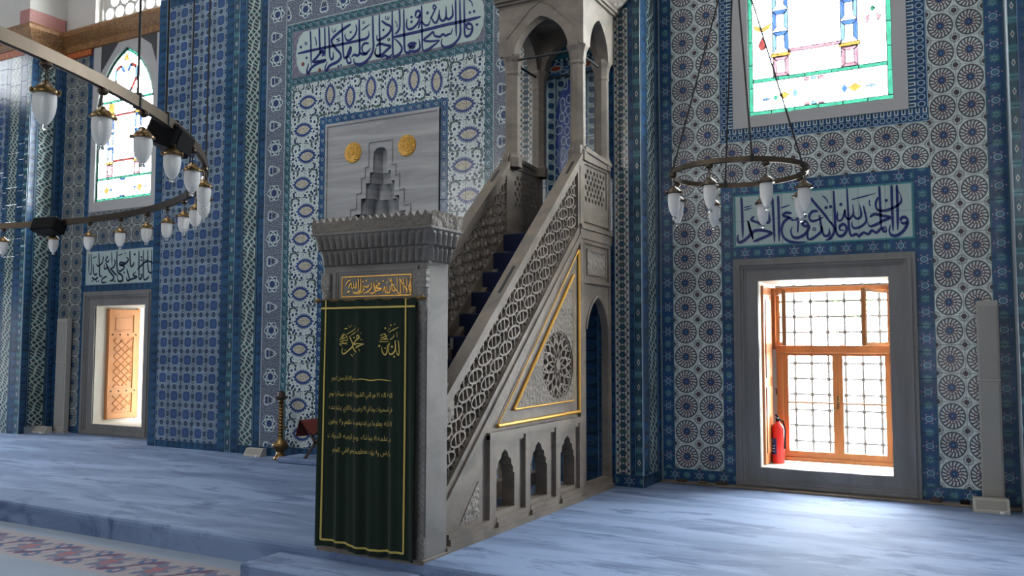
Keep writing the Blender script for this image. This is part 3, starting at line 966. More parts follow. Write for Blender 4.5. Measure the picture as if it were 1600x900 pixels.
# ---- bay on the right, with two windows
RO = (-2.025, -0.75, 0.222, 2.186)       # lower opening
RU = (-2.094, -0.658, 3.97, 5.55, 6.45)  # upper opening, springing and apex
LO = (-12.967, -11.72, 0.175, 2.137)
LU = (-13.096, -11.665, 3.90, 5.55, 6.48)
wr = MB().prism(rect(-3.115, 0.32, -0.05, 3.6), [rect(*RO)], YW, YW + 0.62, XZ)
wr.prism(rect(-3.115, 0.32, 3.6, 6.95), [win_arch(RU[0], RU[1], RU[2], RU[3], RU[4])], YW, YW + 0.05, XZ)
wall_r = struct('wall_right', wr, MT['mortar'])
lay_tiles(wall_r, -3.09, -2.955, 0.15, 6.15, 0.135, 0.27, 'rose', YW)
lay_tiles(wall_r, -2.955, -2.41, 0.15, 6.13, 0.272, 0.272, 'med', YW)
lay_tiles(wall_r, -2.41, -2.28, 0.15, 3.245, 0.13, 0.26, 'rose', YW)
lay_tiles(wall_r, -3.09, -2.28, 0.02, 0.15, 0.26, 0.13, 'rose', YW, turn=1)
lay_tiles(wall_r, -0.50, -0.345, 0.15, 3.245, 0.155, 0.26, 'rose', YW)
lay_tiles(wall_r, -0.345, 0.15, 0.15, 6.13, 0.2475, 0.272, 'med', YW)
lay_tiles(wall_r, 0.15, 0.315, 0.15, 6.15, 0.165, 0.27, 'rose', YW)
lay_tiles(wall_r, -0.50, 0.315, 0.02, 0.15, 0.26, 0.13, 'rose', YW, turn=1)
lay_tiles(wall_r, -2.28, -0.50, 2.42, 2.555, 0.26, 0.135, 'rose', YW, turn=1)
lay_tiles(wall_r, -2.28, -0.50, 3.115, 3.245, 0.26, 0.13, 'rose', YW, turn=1)
lay_tiles(wall_r, -2.41, -0.345, 3.245, 3.705, 0.258, 0.23, 'med', YW)
lay_tiles(wall_r, -2.41, -2.265, 3.845, 6.13, 0.145, 0.27, 'finial', YW)
lay_tiles(wall_r, -0.52, -0.345, 3.845, 6.13, 0.175, 0.27, 'finial', YW, flip=True)
lay_tiles(wall_r, -2.41, -0.345, 3.705, 3.845, 0.27, 0.14, 'finial', YW, turn=1)

# ---- bay on the left
wl = MB().prism(rect(-14.06, -10.85, -0.05, 3.5), [rect(*LO)], YW, YW + 0.9, XZ)
wl.prism(rect(-14.06, -10.85, 3.5, 6.95), [win_arch(LU[0], LU[1], LU[2], LU[3], LU[4])], YW, YW + 0.05, XZ)
wall_l = struct('wall_left', wl, MT['mortar'])
lay_tiles(wall_l, -14.06, -13.956, 0.0, 6.56, 0.11, 0.28, 'plain', YW)
lay_tiles(wall_l, -13.956, -13.36, 0.12, 6.56, 0.298, 0.298, 'med_grey', YW)
lay_tiles(wall_l, -13.956, -13.36, 0.0, 0.12, 0.30, 0.12, 'plain', YW, turn=1)
lay_tiles(wall_l, -13.36, -13.25, 0.0, 6.56, 0.11, 0.28, 'plain', YW)
lay_tiles(wall_l, -11.55, -11.38, 0.0, 6.56, 0.17, 0.28, 'plain', YW)
lay_tiles(wall_l, -11.38, -10.86, 0.0, 6.56, 0.26, 0.26, 'lattice', YW)
lay_tiles(wall_l, -13.25, -11.55, 2.375, 2.49, 0.28, 0.12, 'plain', YW, turn=1)
lay_tiles(wall_l, -13.25, -11.55, 3.06, 3.17, 0.28, 0.12, 'plain', YW, turn=1)
lay_tiles(wall_l, -13.25, -11.55, 3.17, 3.72, 0.283, 0.275, 'med_grey', YW)
lay_tiles(wall_l, -13.215, -11.54, 6.70, 6.82, 0.28, 0.12, 'plain', YW, turn=1)

# ---- wall between the bays: the strapwork pier
wp = MB().box(-10.85, -8.60, YM, YW + 0.6, -0.05, 6.95)
wall_p = struct('wall_pier', wp, MT['mortar'])
lay_tiles(wall_p, -10.85, -10.68, 0.0, 6.75, 0.17, 0.27, 'plain', YM)
lay_tiles(wall_p, -10.68, -9.40, 0.10, 6.60, 0.256, 0.26, 'lattice', YM)
lay_tiles(wall_p, -10.68, -9.40, 0.0, 0.10, 0.256, 0.10, 'plain', YM, turn=1)
lay_tiles(wall_p, -10.68, -9.40, 6.60, 6.75, 0.256, 0.15, 'plain', YM, turn=1)
lay_tiles(wall_p, -9.40, -9.25, 0.0, 6.75, 0.15, 0.27, 'plain', YM)
lay_tiles(wall_p, -9.25, -9.15, 0.0, 6.75, 0.10, 0.27, 'diamond', YM)
lay_tiles(wall_p, -9.15, -9.02, 0.0, 6.75, 0.13, 0.27, 'plain', YM)
lay_tiles(wall_p, -9.02, -8.70, 0.12, 6.60, 0.32, 0.30, 'vine', YM)
lay_tiles(wall_p, -9.02, -8.70, 0.0, 0.12, 0.32, 0.12, 'plain', YM, turn=1)
lay_tiles(wall_p, -8.70, -8.605, 0.0, 6.75, 0.10, 0.27, 'plain', YM)

# ---- wall behind the niche and the pulpit
wm = MB().prism(rect(-8.60, -3.115, -0.05, 6.95), [rect(-7.25, -5.93, -0.04, 4.2)], YM, YM + 0.72, XZ)
wm.box(-8.60, -3.115, YM + 0.721, YW + 0.6, -0.05, 6.95)
wall_b = struct('wall_back', wm, MT['mortar'])
XC = -6.60
CL, CR = (-8.60, -8.235), (-4.955, -4.65)
lay_tiles(wall_b, CL[0], CL[1], 0.12, 6.40, 0.365, 0.62, 'cloud', YM)
lay_tiles(wall_b, CR[0], CR[1], 0.12, 6.40, 0.31, 0.62, 'cloud', YM)
lay_tiles(wall_b, -8.235, -4.955, 5.885, 6.25, 0.60, 0.365, 'cloud', YM, turn=1)
lay_tiles(wall_b, CL[0], -8.235, 0.0, 0.12, 0.36, 0.12, 'plain', YM, turn=1)
lay_tiles(wall_b, -8.235, -8.13, 0.0, 5.885, 0.105, 0.26, 'scroll', YM)
lay_tiles(wall_b, -5.065, -4.955, 0.0, 5.885, 0.11, 0.26, 'scroll', YM)
lay_tiles(wall_b, -8.13, -5.065, 5.03, 5.135, 0.26, 0.105, 'scroll', YM, turn=1)
lay_tiles(wall_b, -8.13, -5.065, 5.78, 5.885, 0.26, 0.105, 'scroll', YM, turn=1)


def palm_uv(i, k):
    fl = (k % 2 == 1)
    u0, u1 = (0, .5) if (i == 0) != fl else (.5, 1)
    return ((u0, 0, u1, 1), 0, fl)


def palm_uv_h(i, k):
    fl = (i % 2 == 1)
    u0, u1 = (0, .5) if (k == 0) != fl else (.5, 1)
    return ((u0, 0, u1, 1), 1 if not fl else 2, False)


lay_tiles(wall_b, -8.13, -7.62, 0.14, 4.95, 0.255, 0.37, 'palm', YM, uvf=palm_uv)
lay_tiles(wall_b, -5.585, -5.065, 0.14, 4.95, 0.26, 0.37, 'palm', YM, uvf=palm_uv)
lay_tiles(wall_b, -8.13, -7.62, 4.95, 5.03, 0.255, 0.08, 'palm', YM, uvf=lambda i, k: ((0, 0, 1, .2), 0, False))
lay_tiles(wall_b, -5.585, -5.065, 4.95, 5.03, 0.26, 0.08, 'palm', YM, uvf=lambda i, k: ((0, 0, 1, .2), 0, False))
lay_tiles(wall_b, -7.62, -5.585, 4.52, 5.03, 0.37, 0.255, 'palm', YM, uvf=palm_uv_h)
lay_tiles(wall_b, -8.13, -7.62, 0.0, 0.14, 0.255, 0.14, 'plain', YM, turn=1)
lay_tiles(wall_b, -5.585, -5.065, 0.0, 0.14, 0.255, 0.14, 'plain', YM, turn=1)
lay_tiles(wall_b, -7.62, -7.51, 0.0, 4.52, 0.11, 0.25, 'scroll_blue', YM)
lay_tiles(wall_b, -5.69, -5.585, 0.0, 4.52, 0.105, 0.25, 'scroll_blue', YM)
lay_tiles(wall_b, -7.51, -5.69, 4.415, 4.52, 0.26, 0.105, 'scroll_blue', YM, turn=1)
lay_tiles(wall_b, -7.51, -7.255, 0.0, 2.55, 0.125, 0.16, 'oval', YM)
lay_tiles(wall_b, -5.93, -5.69, 0.0, 2.55, 0.12, 0.16, 'oval', YM)

# ---- strip of wall behind and beside the pulpit
wallp = props(link('wall_strip', None), kind='structure')
wallp.name = 'wall_strip'
lay_tiles(wallp, -4.65, -4.60, 0.0, 6.2, 0.05, 0.27, 'plain', YM)
lay_tiles(wallp, -4.60, -4.42, 0.12, 5.2, 0.18, 0.29, 'floral', YM)
lay_tiles(wallp, -4.42, -4.25, 0.0, 5.2, 0.085, 0.27, 'plain', YM)
lay_tiles(wallp, -3.62, -3.425, 0.0, 5.2, 0.065, 0.27, 'plain', YM)
lay_tiles(wallp, -3.425, -3.25, 0.13, 5.2, 0.175, 0.29, 'floral', YM)
lay_tiles(wallp, -3.25, -3.20, 0.13, 6.2, 0.05, 0.27, 'plain', YM)
lay_tiles(wallp, -3.20, -3.117, 0.13, 6.2, 0.083, 0.26, 'diamond', YM)
lay_tiles(wallp, -3.425, -3.117, 0.0, 0.13, 0.26, 0.13, 'rose', YM, turn=1)
lay_tiles(wallp, -3.50, -3.25, 5.2, 5.45, 0.25, 0.25, 'rose', YM)
lay_tiles(wallp, YM, YM + 0.13, 0.13, 6.2, 0.13, 0.27, 'plain', 0, side=-3.115)
lay_tiles(wallp, YM + 0.13, YM + 0.45, 0.13, 6.2, 0.32, 0.30, 'vine', 0, side=-3.115)
lay_tiles(wallp, YM + 0.45, YW - 0.012, 0.13, 6.2, 0.12, 0.27, 'plain', 0, side=-3.115)
lay_tiles(wallp, YM, YW - 0.012, 0.0, 0.13, 0.26, 0.13, 'plain', 0, turn=1, side=-3.115)
# pointed blue panel behind the pulpit canopy
lay_tiles(wallp, -4.25, -3.62, 3.1, 4.52, 0.126, 0.25, 'niche_b', YM)
lay_tiles(wallp, -4.25, -3.62, 4.52, 4.75, 0.63, 0.23, 'spandrel', YM)
lay_tiles(wallp, -4.25, -3.62, 4.75, 5.2, 0.21, 0.22, 'teal', YM)
lay_tiles(wallp, -4.25, -3.62, 0.0, 3.1, 0.21, 0.25, 'plain', YM)
am = MB().prism(arch_pts(-3.935, 0.19, 3.0, 4.1, 4.5), [], YM - 0.018, YM - 0.010, XZ).mesh('arched_tile', MT['niche'])
ul = am.uv_layers.new(name='UVMap')
for lp in am.loops:
    p = am.vertices[lp.vertex_index].co
    ul.data[lp.index].uv = ((p.x + 4.13) / 0.4, (p.z - 3.0) / 1.5)
link('arched_tile', am, wallp)

# ---- pier right of the right-hand bay, and the pier left of the left-hand bay
wq = MB().box(0.32, R['x1'] + 0.1, YM, YW + 0.6, -0.05, 6.95)
wall_q = struct('wall_corner', wq, MT['mortar'])
lay_tiles(wall_q, 0.325, 0.40, 0.0, 6.2, 0.075, 0.26, 'diamond', YM)
lay_tiles(wall_q, 0.40, 0.56, 0.0, 6.2, 0.16, 0.27, 'plain', YM)
lay_tiles(wall_q, 0.56, 1.60, 0.0, 6.2, 0.26, 0.26, 'lattice', YM)
wz = MB().box(R['x0'] - 0.1, -14.06, YM, YW + 0.6, -0.05, 6.95)
wall_z = struct('wall_corner_left', wz, MT['mortar'])
lay_tiles(wall_z, -14.17, -14.062, 0.0, 6.56, 0.108, 0.26, 'diamond', YM)
lay_tiles(wall_z, -14.33, -14.17, 0.0, 6.56, 0.16, 0.27, 'plain', YM)
lay_tiles(wall_z, -14.65, -14.33, 0.0, 6.56, 0.32, 0.30, 'vine', YM)
lay_tiles(wall_z, -14.75, -14.65, 0.0, 6.56, 0.10, 0.27, 'plain', YM)
lay_tiles(wall_z, -15.79, -14.75, 0.0, 6.56, 0.26, 0.26, 'lattice', YM)
lay_tiles(wall_z, YM, YM + 0.10, 0.0, 6.56, 0.10, 0.27, 'plain', 0, side=-14.058)
lay_tiles(wall_z, YM + 0.10, YM + 0.46, 0.12, 6.56, 0.36, 0.30, 'vine', 0, side=-14.058)
lay_tiles(wall_z, YM + 0.46, YW - 0.012, 0.0, 6.56, 0.11, 0.27, 'plain', 0, side=-14.058)

# ---- cornice over the left bay, upper white wall with a bottle-glass window
c_prof = [(0.0, 6.58), (0.05, 6.60), (0.06, 6.70), (0.10, 6.74), (0.16, 6.80), (0.20, 6.84), (0.20, 6.90), (0.16, 6.95), (0.0, 6.95)]


def sweep(prof, path):
    """profile (offset to the path's right side, z) along a path of (x, y, nx, ny)"""
    mb = MB()
    n = len(prof)
    for (x, y, ax, ay) in path:
        mb.v += [(x + ax * o, y + ay * o, z) for (o, z) in prof]
    for i in range(len(path) - 1):
        for k in range(n):
            k2 = (k + 1) % n
            mb.f.append((i * n + k, i * n + k2, (i + 1) * n + k2, (i + 1) * n + k))
    return mb


cor = sweep(c_prof, [(R['x0'], YM, 0, -1), (-14.06, YM, 1, -1), (-14.06, YW, 1, -1), (-10.85, YW, 0, -1)])
struct('trim_1', cor, MM['cornice'])
fri = sweep([(0.012, 6.48), (0.045, 6.49), (0.045, 6.585), (0.012, 6.585)], [(R['x0'], YM, 0, -1), (-14.06, YM, 1, -1), (-14.06, YW, 1, -1), (-13.26, YW, 0, -1)])
struct('trim_2', fri, MM['red_orange'])
hx0, hx1, hz0, hz1 = -13.25, -10.95, 7.03, 9.2
up = MB().prism(rect(-14.10, -10.85, 6.95, R['z1']), [rect(hx0, hx1, hz0, hz1)], YW, YW + 0.5, XZ)
up.box(R['x0'], -14.31, YM + 0.02, YW + 0.5, 6.95, R['z1'])
up.box(-14.30, -14.03, YM - 0.10, YW + 0.5, 7.221, R['z1'])
up.box(-14.31, -14.10, YM + 0.60, YW + 0.5, 6.95, 7.3)
up.box(-10.85, R['x1'], YM, YW + 0.5, 6.95, R['z1'])
struct('wall_upper', up, MM['plaster'])
pb = MB().box(-14.305, -14.025, YM - 0.105, YM + 0.56, 6.952, 7.22, 0.006)
props(pb.build('marble_plinth', MM['pink']), 'red speckled marble plinth block on the gilded cornice', 'plinth')
w5 = props(MB().prism(rect(hx0, hx1, hz0, hz1), [rect(hx0 + 0.05, hx1 - 0.05, hz0 + 0.05, hz1 - 0.05)], YW + 0.10, YW + 0.24, XZ).build('window_5', MM['plaster']), kind='structure')
# pierced plaster lattice, round lights in staggered rows
holes = []
rr = 0.108
row = 0
z = hz0 + 0.05 + rr + 0.03
while z < hz0 + 1.1:
    x = hx0 + 0.06 + rr + (0.13 if row % 2 else 0.0) + 0.02
    while x < hx1 - 0.06 - rr:
        holes.append((x, z))
        x += 0.26
    z += 0.225
    row += 1
hc = lambda x, z, r, n=12: [(x + r * math.cos(2 * PI * i / n), z + r * math.sin(2 * PI * i / n)) for i in range(n)]
MB().prism(rect(hx0 + 0.05, hx1 - 0.05, hz0 + 0.05, z - 0.11), [hc(a, b, rr) for a, b in holes], YW + 0.14, YW + 0.20, XZ).build('lattice', MM['plaster'], w5)
pm = MB().prism(hc(0, 0, rr + 0.004), [], 0.0, 0.006, XZ).mesh('pane', MS['clear'])
for a, b in holes:
    link('pane', pm, w5, (a, YW + 0.168, b))
MB().box(hx0 + 0.05, hx1 - 0.05, YW + 0.15, YW + 0.2, z - 0.11, hz1 - 0.05).build('panel', MM['plaster'], w5)

# ---- unseen rest of the hall, which holds and returns the light
box_w = MB()
box_w.box(R['x1'], R['x1'] + 0.3, R['y0'], 10.0, -0.4, R['z1'])
struct('wall_side_right', box_w, MM['hall'])
struct('wall_side_left', MB().box(R['x0'] - 0.3, R['x0'], R['y0'], 10.0, -0.4, R['z1']), MM['hall'])
struct('wall_rear', MB().box(R['x0'], R['x1'], R['y0'] - 0.3, R['y0'], -0.4, R['z1']), MM['plaster'])
struct('ceiling', MB().box(R['x0'] - 0.3, R['x1'] + 0.3, R['y0'] - 0.3, 10.0, R['z1'], R['z1'] + 0.2), MM['plaster'])


# ------------------------------------------------------------------ windows
def moulded_frame(parent, o, i, y, mat):
    """stone surround with three stepped mouldings, as one part"""
    mb = MB()
    a, b = o[1] - i[1], i[0] - o[0]
    for (t0, t1, p) in ((0.0, 0.16, 0.045), (0.16, 0.30, 0.062), (0.30, 0.42, 0.045), (0.42, 0.50, 0.03), (0.50, 1.0, 0.018)):
        L = lambda t: (o[0] + (i[0] - o[0]) * t, o[1] + (i[1] - o[1]) * t, o[2] + (i[2] - o[2]) * t, o[3] + (i[3] - o[3]) * t)
        ring_frame(mb, L(t0), L(t1), y - p, y + 0.05, XZ)
    return mb.build('stone_frame', mat, parent)


def lower_window(name, o, fr_, depth):
    w = props(link(name, None, None, (0, 0, 0)), kind='structure')
    moulded_frame(w, fr_, o, YW, MM['grey'])
    t = 0.02
    rv = MB()
    y0, y1 = YW + 0.012, YW + depth
    rv.box(o[0] - 0.05, o[0] + 0.004, y0, y1, o[2], o[3])
    rv.box(o[1] - 0.004, o[1] + 0.05, y0, y1, o[2], o[3])
    rv.box(o[0] - 0.05, o[1] + 0.05, y0, y1, o[3] - 0.004, o[3] + 0.05)
    rv.build('reveal', MM['jamb'], w)
    MB().box(o[0] - 0.05, o[1] + 0.05, YW + 0.01, y1, o[2] - 0.05, o[2] + 0.004).build('sill', MM['jamb'], w)
    return w


w1 = lower_window('window_1', RO, (-2.28, -0.50, 0.0, 2.42), 0.95)
# oak casements: two tall leaves below a transom, an open vent sash above
YG = 9.72
wf = MB()
wf.box(-1.955, -1.885, YG, YG + 0.07, 0.24, 1.50, 0.006)
wf.box(-0.80, -0.745, YG, YG + 0.07, 0.24, 1.50, 0.006)
wf.box(-1.955, -0.745, YG - 0.015, YG + 0.08, 1.415, 1.50, 0.006)
wf.box(-1.955, -0.745, YG - 0.01, YG + 0.08, 0.24, 0.285, 0.006)
wf.box(-1.955, -0.745, YG - 0.01, YG + 0.08, 2.08, 2.14, 0.006)
wf.box(-2.02, -1.955, YG, YG + 0.07, 1.46, 2.14, 0.006)
wf.box(-0.80, -0.75, YG, YG + 0.07, 1.46, 2.14, 0.006)
wf.build('casement_frame', MM['wood'], w1)
MB().box(-2.02, -1.955, YG + 0.02, YG + 0.07, 0.22, 1.46).build('plaster_infill', MM['plaster'], w1)
for (a, b) in ((-1.885, -1.3205), (-1.3195, -0.80)):
    lf = MB()
    ring_frame(lf, (a, b, 0.285, 1.415), (a + 0.052, b - 0.052, 0.352, 1.385), YG + 0.012, YG + 0.058, XZ)
    lf.box(a + 0.05, b - 0.05, YG + 0.02, YG + 0.05, 0.868, 0.886)
    leaf = lf.build('sash', MM['wood'], w1)
    for (z0, z1) in ((0.352, 0.868), (0.886, 1.385)):
        MB().box(a + 0.052, b - 0.052, YG + 0.032, YG + 0.036, z0, z1).build('pane', MS['clear'], leaf)
hd = MB().box(-1.335, -1.305, YG - 0.004, YG + 0.015, 0.82, 0.96, 0.004).tube([(-1.32, YG - 0.0, 0.90), (-1.32, YG - 0.04, 0.90), (-1.35, YG - 0.055, 0.80)], 0.013, 6)
hd.build('handle', MM['brass'], w1)
# tilted-open top sashes
vs_ = MB()
ring_frame(vs_, (0.0, 0.56, 0.0, 0.58), (0.035, 0.525, 0.035, 0.545), 0.0, 0.04, XZ)
vs_m = vs_.mesh('vent_sash', MM['wood'])
for (px, ang_) in ((-1.955, math.radians(-72)), (-0.80, math.radians(-112))):
    v = link('vent_sash', vs_m, w1, (px, YG, 1.50), (0, 0, ang_))
    MB().box(0.035, 0.525, 0.018, 0.022, 0.035, 0.545).build('pane', MS['clear'], v)
# shutter folded against the left jamb
sh = MB().box(-2.024, -1.995, 9.30, 9.70, 0.235, 2.14, 0.004)
sh.box(-1.997, -1.985, 9.36, 9.64, 0.35, 1.05)
sh.box(-1.997, -1.985, 9.36, 9.64, 1.15, 2.0)
sh.build('shutter', MM['wood'], w1)
MB().tube([(-1.97, YG - 0.02, 1.02), (-1.955, YG - 0.03, 1.02), (-1.955, YG - 0.03, 0.96)], 0.007, 6).build('hook', MM['iron'], w1)
# iron grille with knots at the crossings
gx = [-1.992 + 0.179 * i for i in range(8)]
gz = [0.43 + 0.174 * i for i in range(11)]
YI = 10.05
for i, x in enumerate(gx):
    MB().tube([(x, YI, 0.15), (x, YI, 2.28)], 0.0115, 6).build('grille_bar', MM['iron'], w1)
for z in gz:
    MB().tube([(-2.03, YI, z), (-0.74, YI, z)], 0.0100, 6).build('grille_bar', MM['iron'], w1)
kn = MB().lathe([(0.0, -0.027), (0.020, -0.018), (0.027, 0.0), (0.020, 0.018), (0.0, 0.027)], 8).mesh('grille_knot', MM['iron'])
for x in gx:
    for z in gz:
        link('grille_knot', kn, w1, (x, YI, z))

w3 = lower_window('window_3', LO, (-13.25, -11.55, 0.0, 2.375), 0.95)
# carved oak shutter folded back on the left jamb
sl = MB().box(-12.955, -12.91, 9.40, 9.99, 0.23, 2.10, 0.006)
shl = sl.build('shutter', MM['wood'], w3)
fr2 = MB()
ring_frame(fr2, (9.41, 9.98, 0.24, 2.09), (9.50, 9.89, 0.33, 2.0), -12.912, -12.892, YZ)
fr2.box(-12.912, -12.892, 9.50, 9.89, 1.62, 1.70)
fr2.box(-12.912, -12.892, 9.50, 9.89, 0.66, 0.74)
fr2.build('rail_frame', MM['wood_carved'], shl)
for (z0, z1) in ((0.36, 0.64), (0.77, 1.59)):
    st = MB()
    nlat = int((z1 - z0) / 0.13) + 1
    for i in range(-1, nlat + 1):
        for dr in (1, -1):
            y0, y1 = 9.52, 9.87
            za = z0 + i * 0.13
            zb = za + dr * 0.30
            pts = []
            for t in range(9):
                q = t / 8
                zz = za + (zb - za) * q
                if z0 <= zz <= z1:
                    pts.append((-12.905, y0 + (y1 - y0) * q, zz))
            if len(pts) > 1:
                st.tube(pts, 0.011, 4)
    st.build('carved_strapwork', MM['wood_carved'], shl)
MB().box(-12.912, -12.90, 9.54, 9.85, 1.74, 1.95, 0.004).build('raised_panel', MM['wood'], shl)
stu = MB().lathe([(0.0, 0.0), (0.012, 0.003), (0.015, 0.012), (0.0, 0.022)], 8).mesh('stud', MM['iron'])
for yy in (9.47, 9.62, 9.77, 9.93):
    for zz in (0.70, 1.66):
        link('stud', stu, shl, (-12.892, yy, zz), (0, PI / 2, 0))
MB().box(-12.955, -12.93, 9.99, 10.04, 0.22, 2.12).build('casement_frame', MM['wood'], w3)
MB().box(LO[0], LO[1], 10.045, 10.05, LO[2], LO[3]).build('pane', MS['clear'], w3)
for i in range(7):
    x = LO[0] + 0.1 + i * 0.175
    MB().tube([(x, 10.08, 0.1), (x, 10.08, 2.2)], 0.0085, 6).build('grille_bar', MM['iron'], w3)


# ---- stained glass in the upper windows
def stained_window(name, U, fr_, jewels, deep):
    """plaster surround and a leaded light: green border, two columns, amber bases, rose rails"""
    x0, x1, zb, zs, za = U
    w = props(link(name, None), kind='structure')
    op = win_arch(x0, x1, zb, zs, za)
    MB().prism(rect(*fr_), [op], YW - 0.02, YW + 0.045, XZ).build('plaster_frame', MM['plaster_grey'], w)
    rv = MB()
    op_r = win_arch(x0 + 0.004, x1 - 0.004, zb + 0.004, zs, za - 0.004)
    n = len(op_r)
    yb = YW + 0.046
    for i in range(n):
        a, b = op_r[i], op_r[(i + 1) % n]
        rv.add([(a[0], YW - 0.015, a[1]), (b[0], YW - 0.015, b[1]), (b[0], yb, b[1]), (a[0], yb, a[1])], [(0, 1, 2, 3)])
    rv.build('reveal', MM['plaster_grey'], w)
    yg = YW + deep
    W, H = x1 - x0, za - zb
    bw = 0.05
    P = lambda s, t: (x0 + s * W, zb + t)
    cnt = [0]

    def piece(poly, glass, lead=0.008, nm='glass_piece', k=0.0):
        MB().prism(poly, [], yg - k, yg + 0.004 - k, XZ).build(nm, MS[glass], w)
        m = len(poly)
        ld = MB()
        for i in range(m):
            a, b = poly[i], poly[(i + 1) % m]
            ld.tube([(a[0], yg - k, a[1]), (b[0], yg - k, b[1])], lead * 0.6, 4)
        leads.v_extend(ld)

    class L(MB):
        def v_extend(s, o):
            s.add(o.v, o.f)
    leads = L()
    # border cut into short lengths
    nb = 6
    for i in range(nb):
        a, b = x0 + W * i / nb, x0 + W * (i + 1) / nb
        piece(rect(a, b, zb, zb + bw), 'green')
    nz_ = 6
    for i in range(nz_):
        a, b = zb + bw + (zs - zb - bw) * i / nz_, zb + bw + (zs - zb - bw) * (i + 1) / nz_
        piece(rect(x0, x0 + bw, a, b), 'green')
        piece(rect(x1 - bw, x1, a, b), 'green')
    ar = win_arch(x0, x1, zs, zs, za)[1:-1]
    ai = win_arch(x0 + bw, x1 - bw, zs, zs, za - bw * 1.2)[1:-1]
    for i in range(0, len(ar) - 1, 2):
        piece([ar[i], ar[min(i + 2, len(ar) - 1)], ai[min(i + 2, len(ai) - 1)], ai[i]], 'green')
    # rails
    zr = zb + 0.36
    for i in range(5):
        a, b = x0 + bw + (W - 2 * bw) * i / 5, x0 + bw + (W - 2 * bw) * (i + 1) / 5
        piece(rect(a, b, zr, zr + 0.042), 'green')
        piece(rect(a, b, zs + 0.02, zs + 0.062), 'green')
    zp = zr + 0.042
    cols = (x0 + 0.24 * W, x0 + 0.72 * W)
    cw = 0.115 * W
    zc0 = zp + 0.23
    zc1 = zs - 0.22
    for c in cols:
        # pedestal
        piece([(c - cw / 2, zp), (c - cw / 4, zp + 0.04), (c - cw / 4, zp + 0.17), (c - cw / 2, zp + 0.21)], 'pink')
        piece([(c + cw / 2, zp), (c + cw / 4, zp + 0.04), (c + cw / 4, zp + 0.17), (c + cw / 2, zp + 0.21)], 'pink')
        piece([(c - cw / 2, zp), (c + cw / 2, zp), (c + cw / 4, zp + 0.04), (c - cw / 4, zp + 0.04)], 'pink')
        piece([(c - cw / 2, zp + 0.21), (c + cw / 2, zp + 0.21), (c + cw / 4, zp + 0.17), (c - cw / 4, zp + 0.17)], 'pink')
        piece(rect(c - cw * 0.62, c + cw * 0.62, zp + 0.215, zp + 0.255), 'amber')
        # shaft: paired blue strips round clear ovals
        m = 3
        for i in range(m):
            a, b = zc0 + 0.025 + (zc1 - zc0 - 0.025) * i / m, zc0 + 0.025 + (zc1 - zc0 - 0.025) * (i + 1) / m
            for sgn in (-1, 1):
                piece([(c + sgn * cw / 2, a), (c + sgn * cw * 0.24, a + 0.05), (c + sgn * cw * 0.24, b - 0.05), (c + sgn * cw / 2, b)], 'blue' if (i + (sgn > 0)) % 2 else 'sky')
            piece([(c - cw / 2, b), (c + cw / 2, b), (c + cw * 0.24, b - 0.05), (c - cw * 0.24, b - 0.05)], 'blue')
        piece(rect(c - cw * 0.6, c + cw * 0.6, zc1, zc1 + 0.05), 'amber')
        piece(rect(c - cw * 0.45, c + cw * 0.45, zc1 + 0.055, zs + 0.01), 'amber' if deep > 0.013 else 'pink')
    piece(rect(cols[0] + cw / 2, cols[1] - cw / 2, zp + 0.245, zp + 0.285), 'pink' if deep < 0.013 else 'redg')
    piece(rect(cols[0] + cw / 2, cols[1] - cw / 2, zc1, zc1 + 0.035), 'redg')
    # hanging lamp below the rose rail, small jewels in the bottom panel
    cxm = (cols[0] + cols[1]) / 2
    ov = [(cxm + 0.05 * math.cos(2 * PI * i / 10), zp + 0.13 + 0.085 * math.sin(2 * PI * i / 10)) for i in range(10)]
    piece(ov, 'clear', 0.005, 'glass_piece', 0.004)
    for (s, t, poly, g) in jewels:
        piece([(x0 + s * W + a, zb + t + b) for a, b in poly], g, 0.006, 'glass_piece', 0.004)
    # crown of the light: looped ribbon
    if za - zs > 0.5:
        zm = zs + 0.10
        for sgn in (-1, 1):
            path = [(0.02, 0.02), (0.16, 0.10), (0.30, 0.30), (0.28, 0.50), (0.14, 0.56), (0.05, 0.44)]
            path = catmull([(cxm + sgn * a * W * 0.62, zm + b * 0.95) for a, b in path], 3)
            for i in range(0, len(path) - 1, 3):
                a, b = path[i], path[min(i + 3, len(path) - 1)]
                dx, dz = b[0] - a[0], b[1] - a[1]
                l = math.hypot(dx, dz) or 1
                ox, oz = -dz / l * 0.03, dx / l * 0.03
                piece([(a[0] - ox, a[1] - oz), (b[0] - ox, b[1] - oz), (b[0] + ox, b[1] + oz), (a[0] + ox, a[1] + oz)], ('blue', 'redg', 'sky', 'redg')[(i // 3) % 4])
        piece([(cxm - 0.07, za - 0.22), (cxm + 0.07, za - 0.22), (cxm + 0.02, za - 0.10), (cxm - 0.02, za - 0.10)], 'amber')
    # clear quarries behind the drawing
    MB().prism(op, [], yg + 0.006, yg + 0.010, XZ).build('pane', MS['clear'], w)
    leads.build('lead_came', MM['lead'], w)
    return w


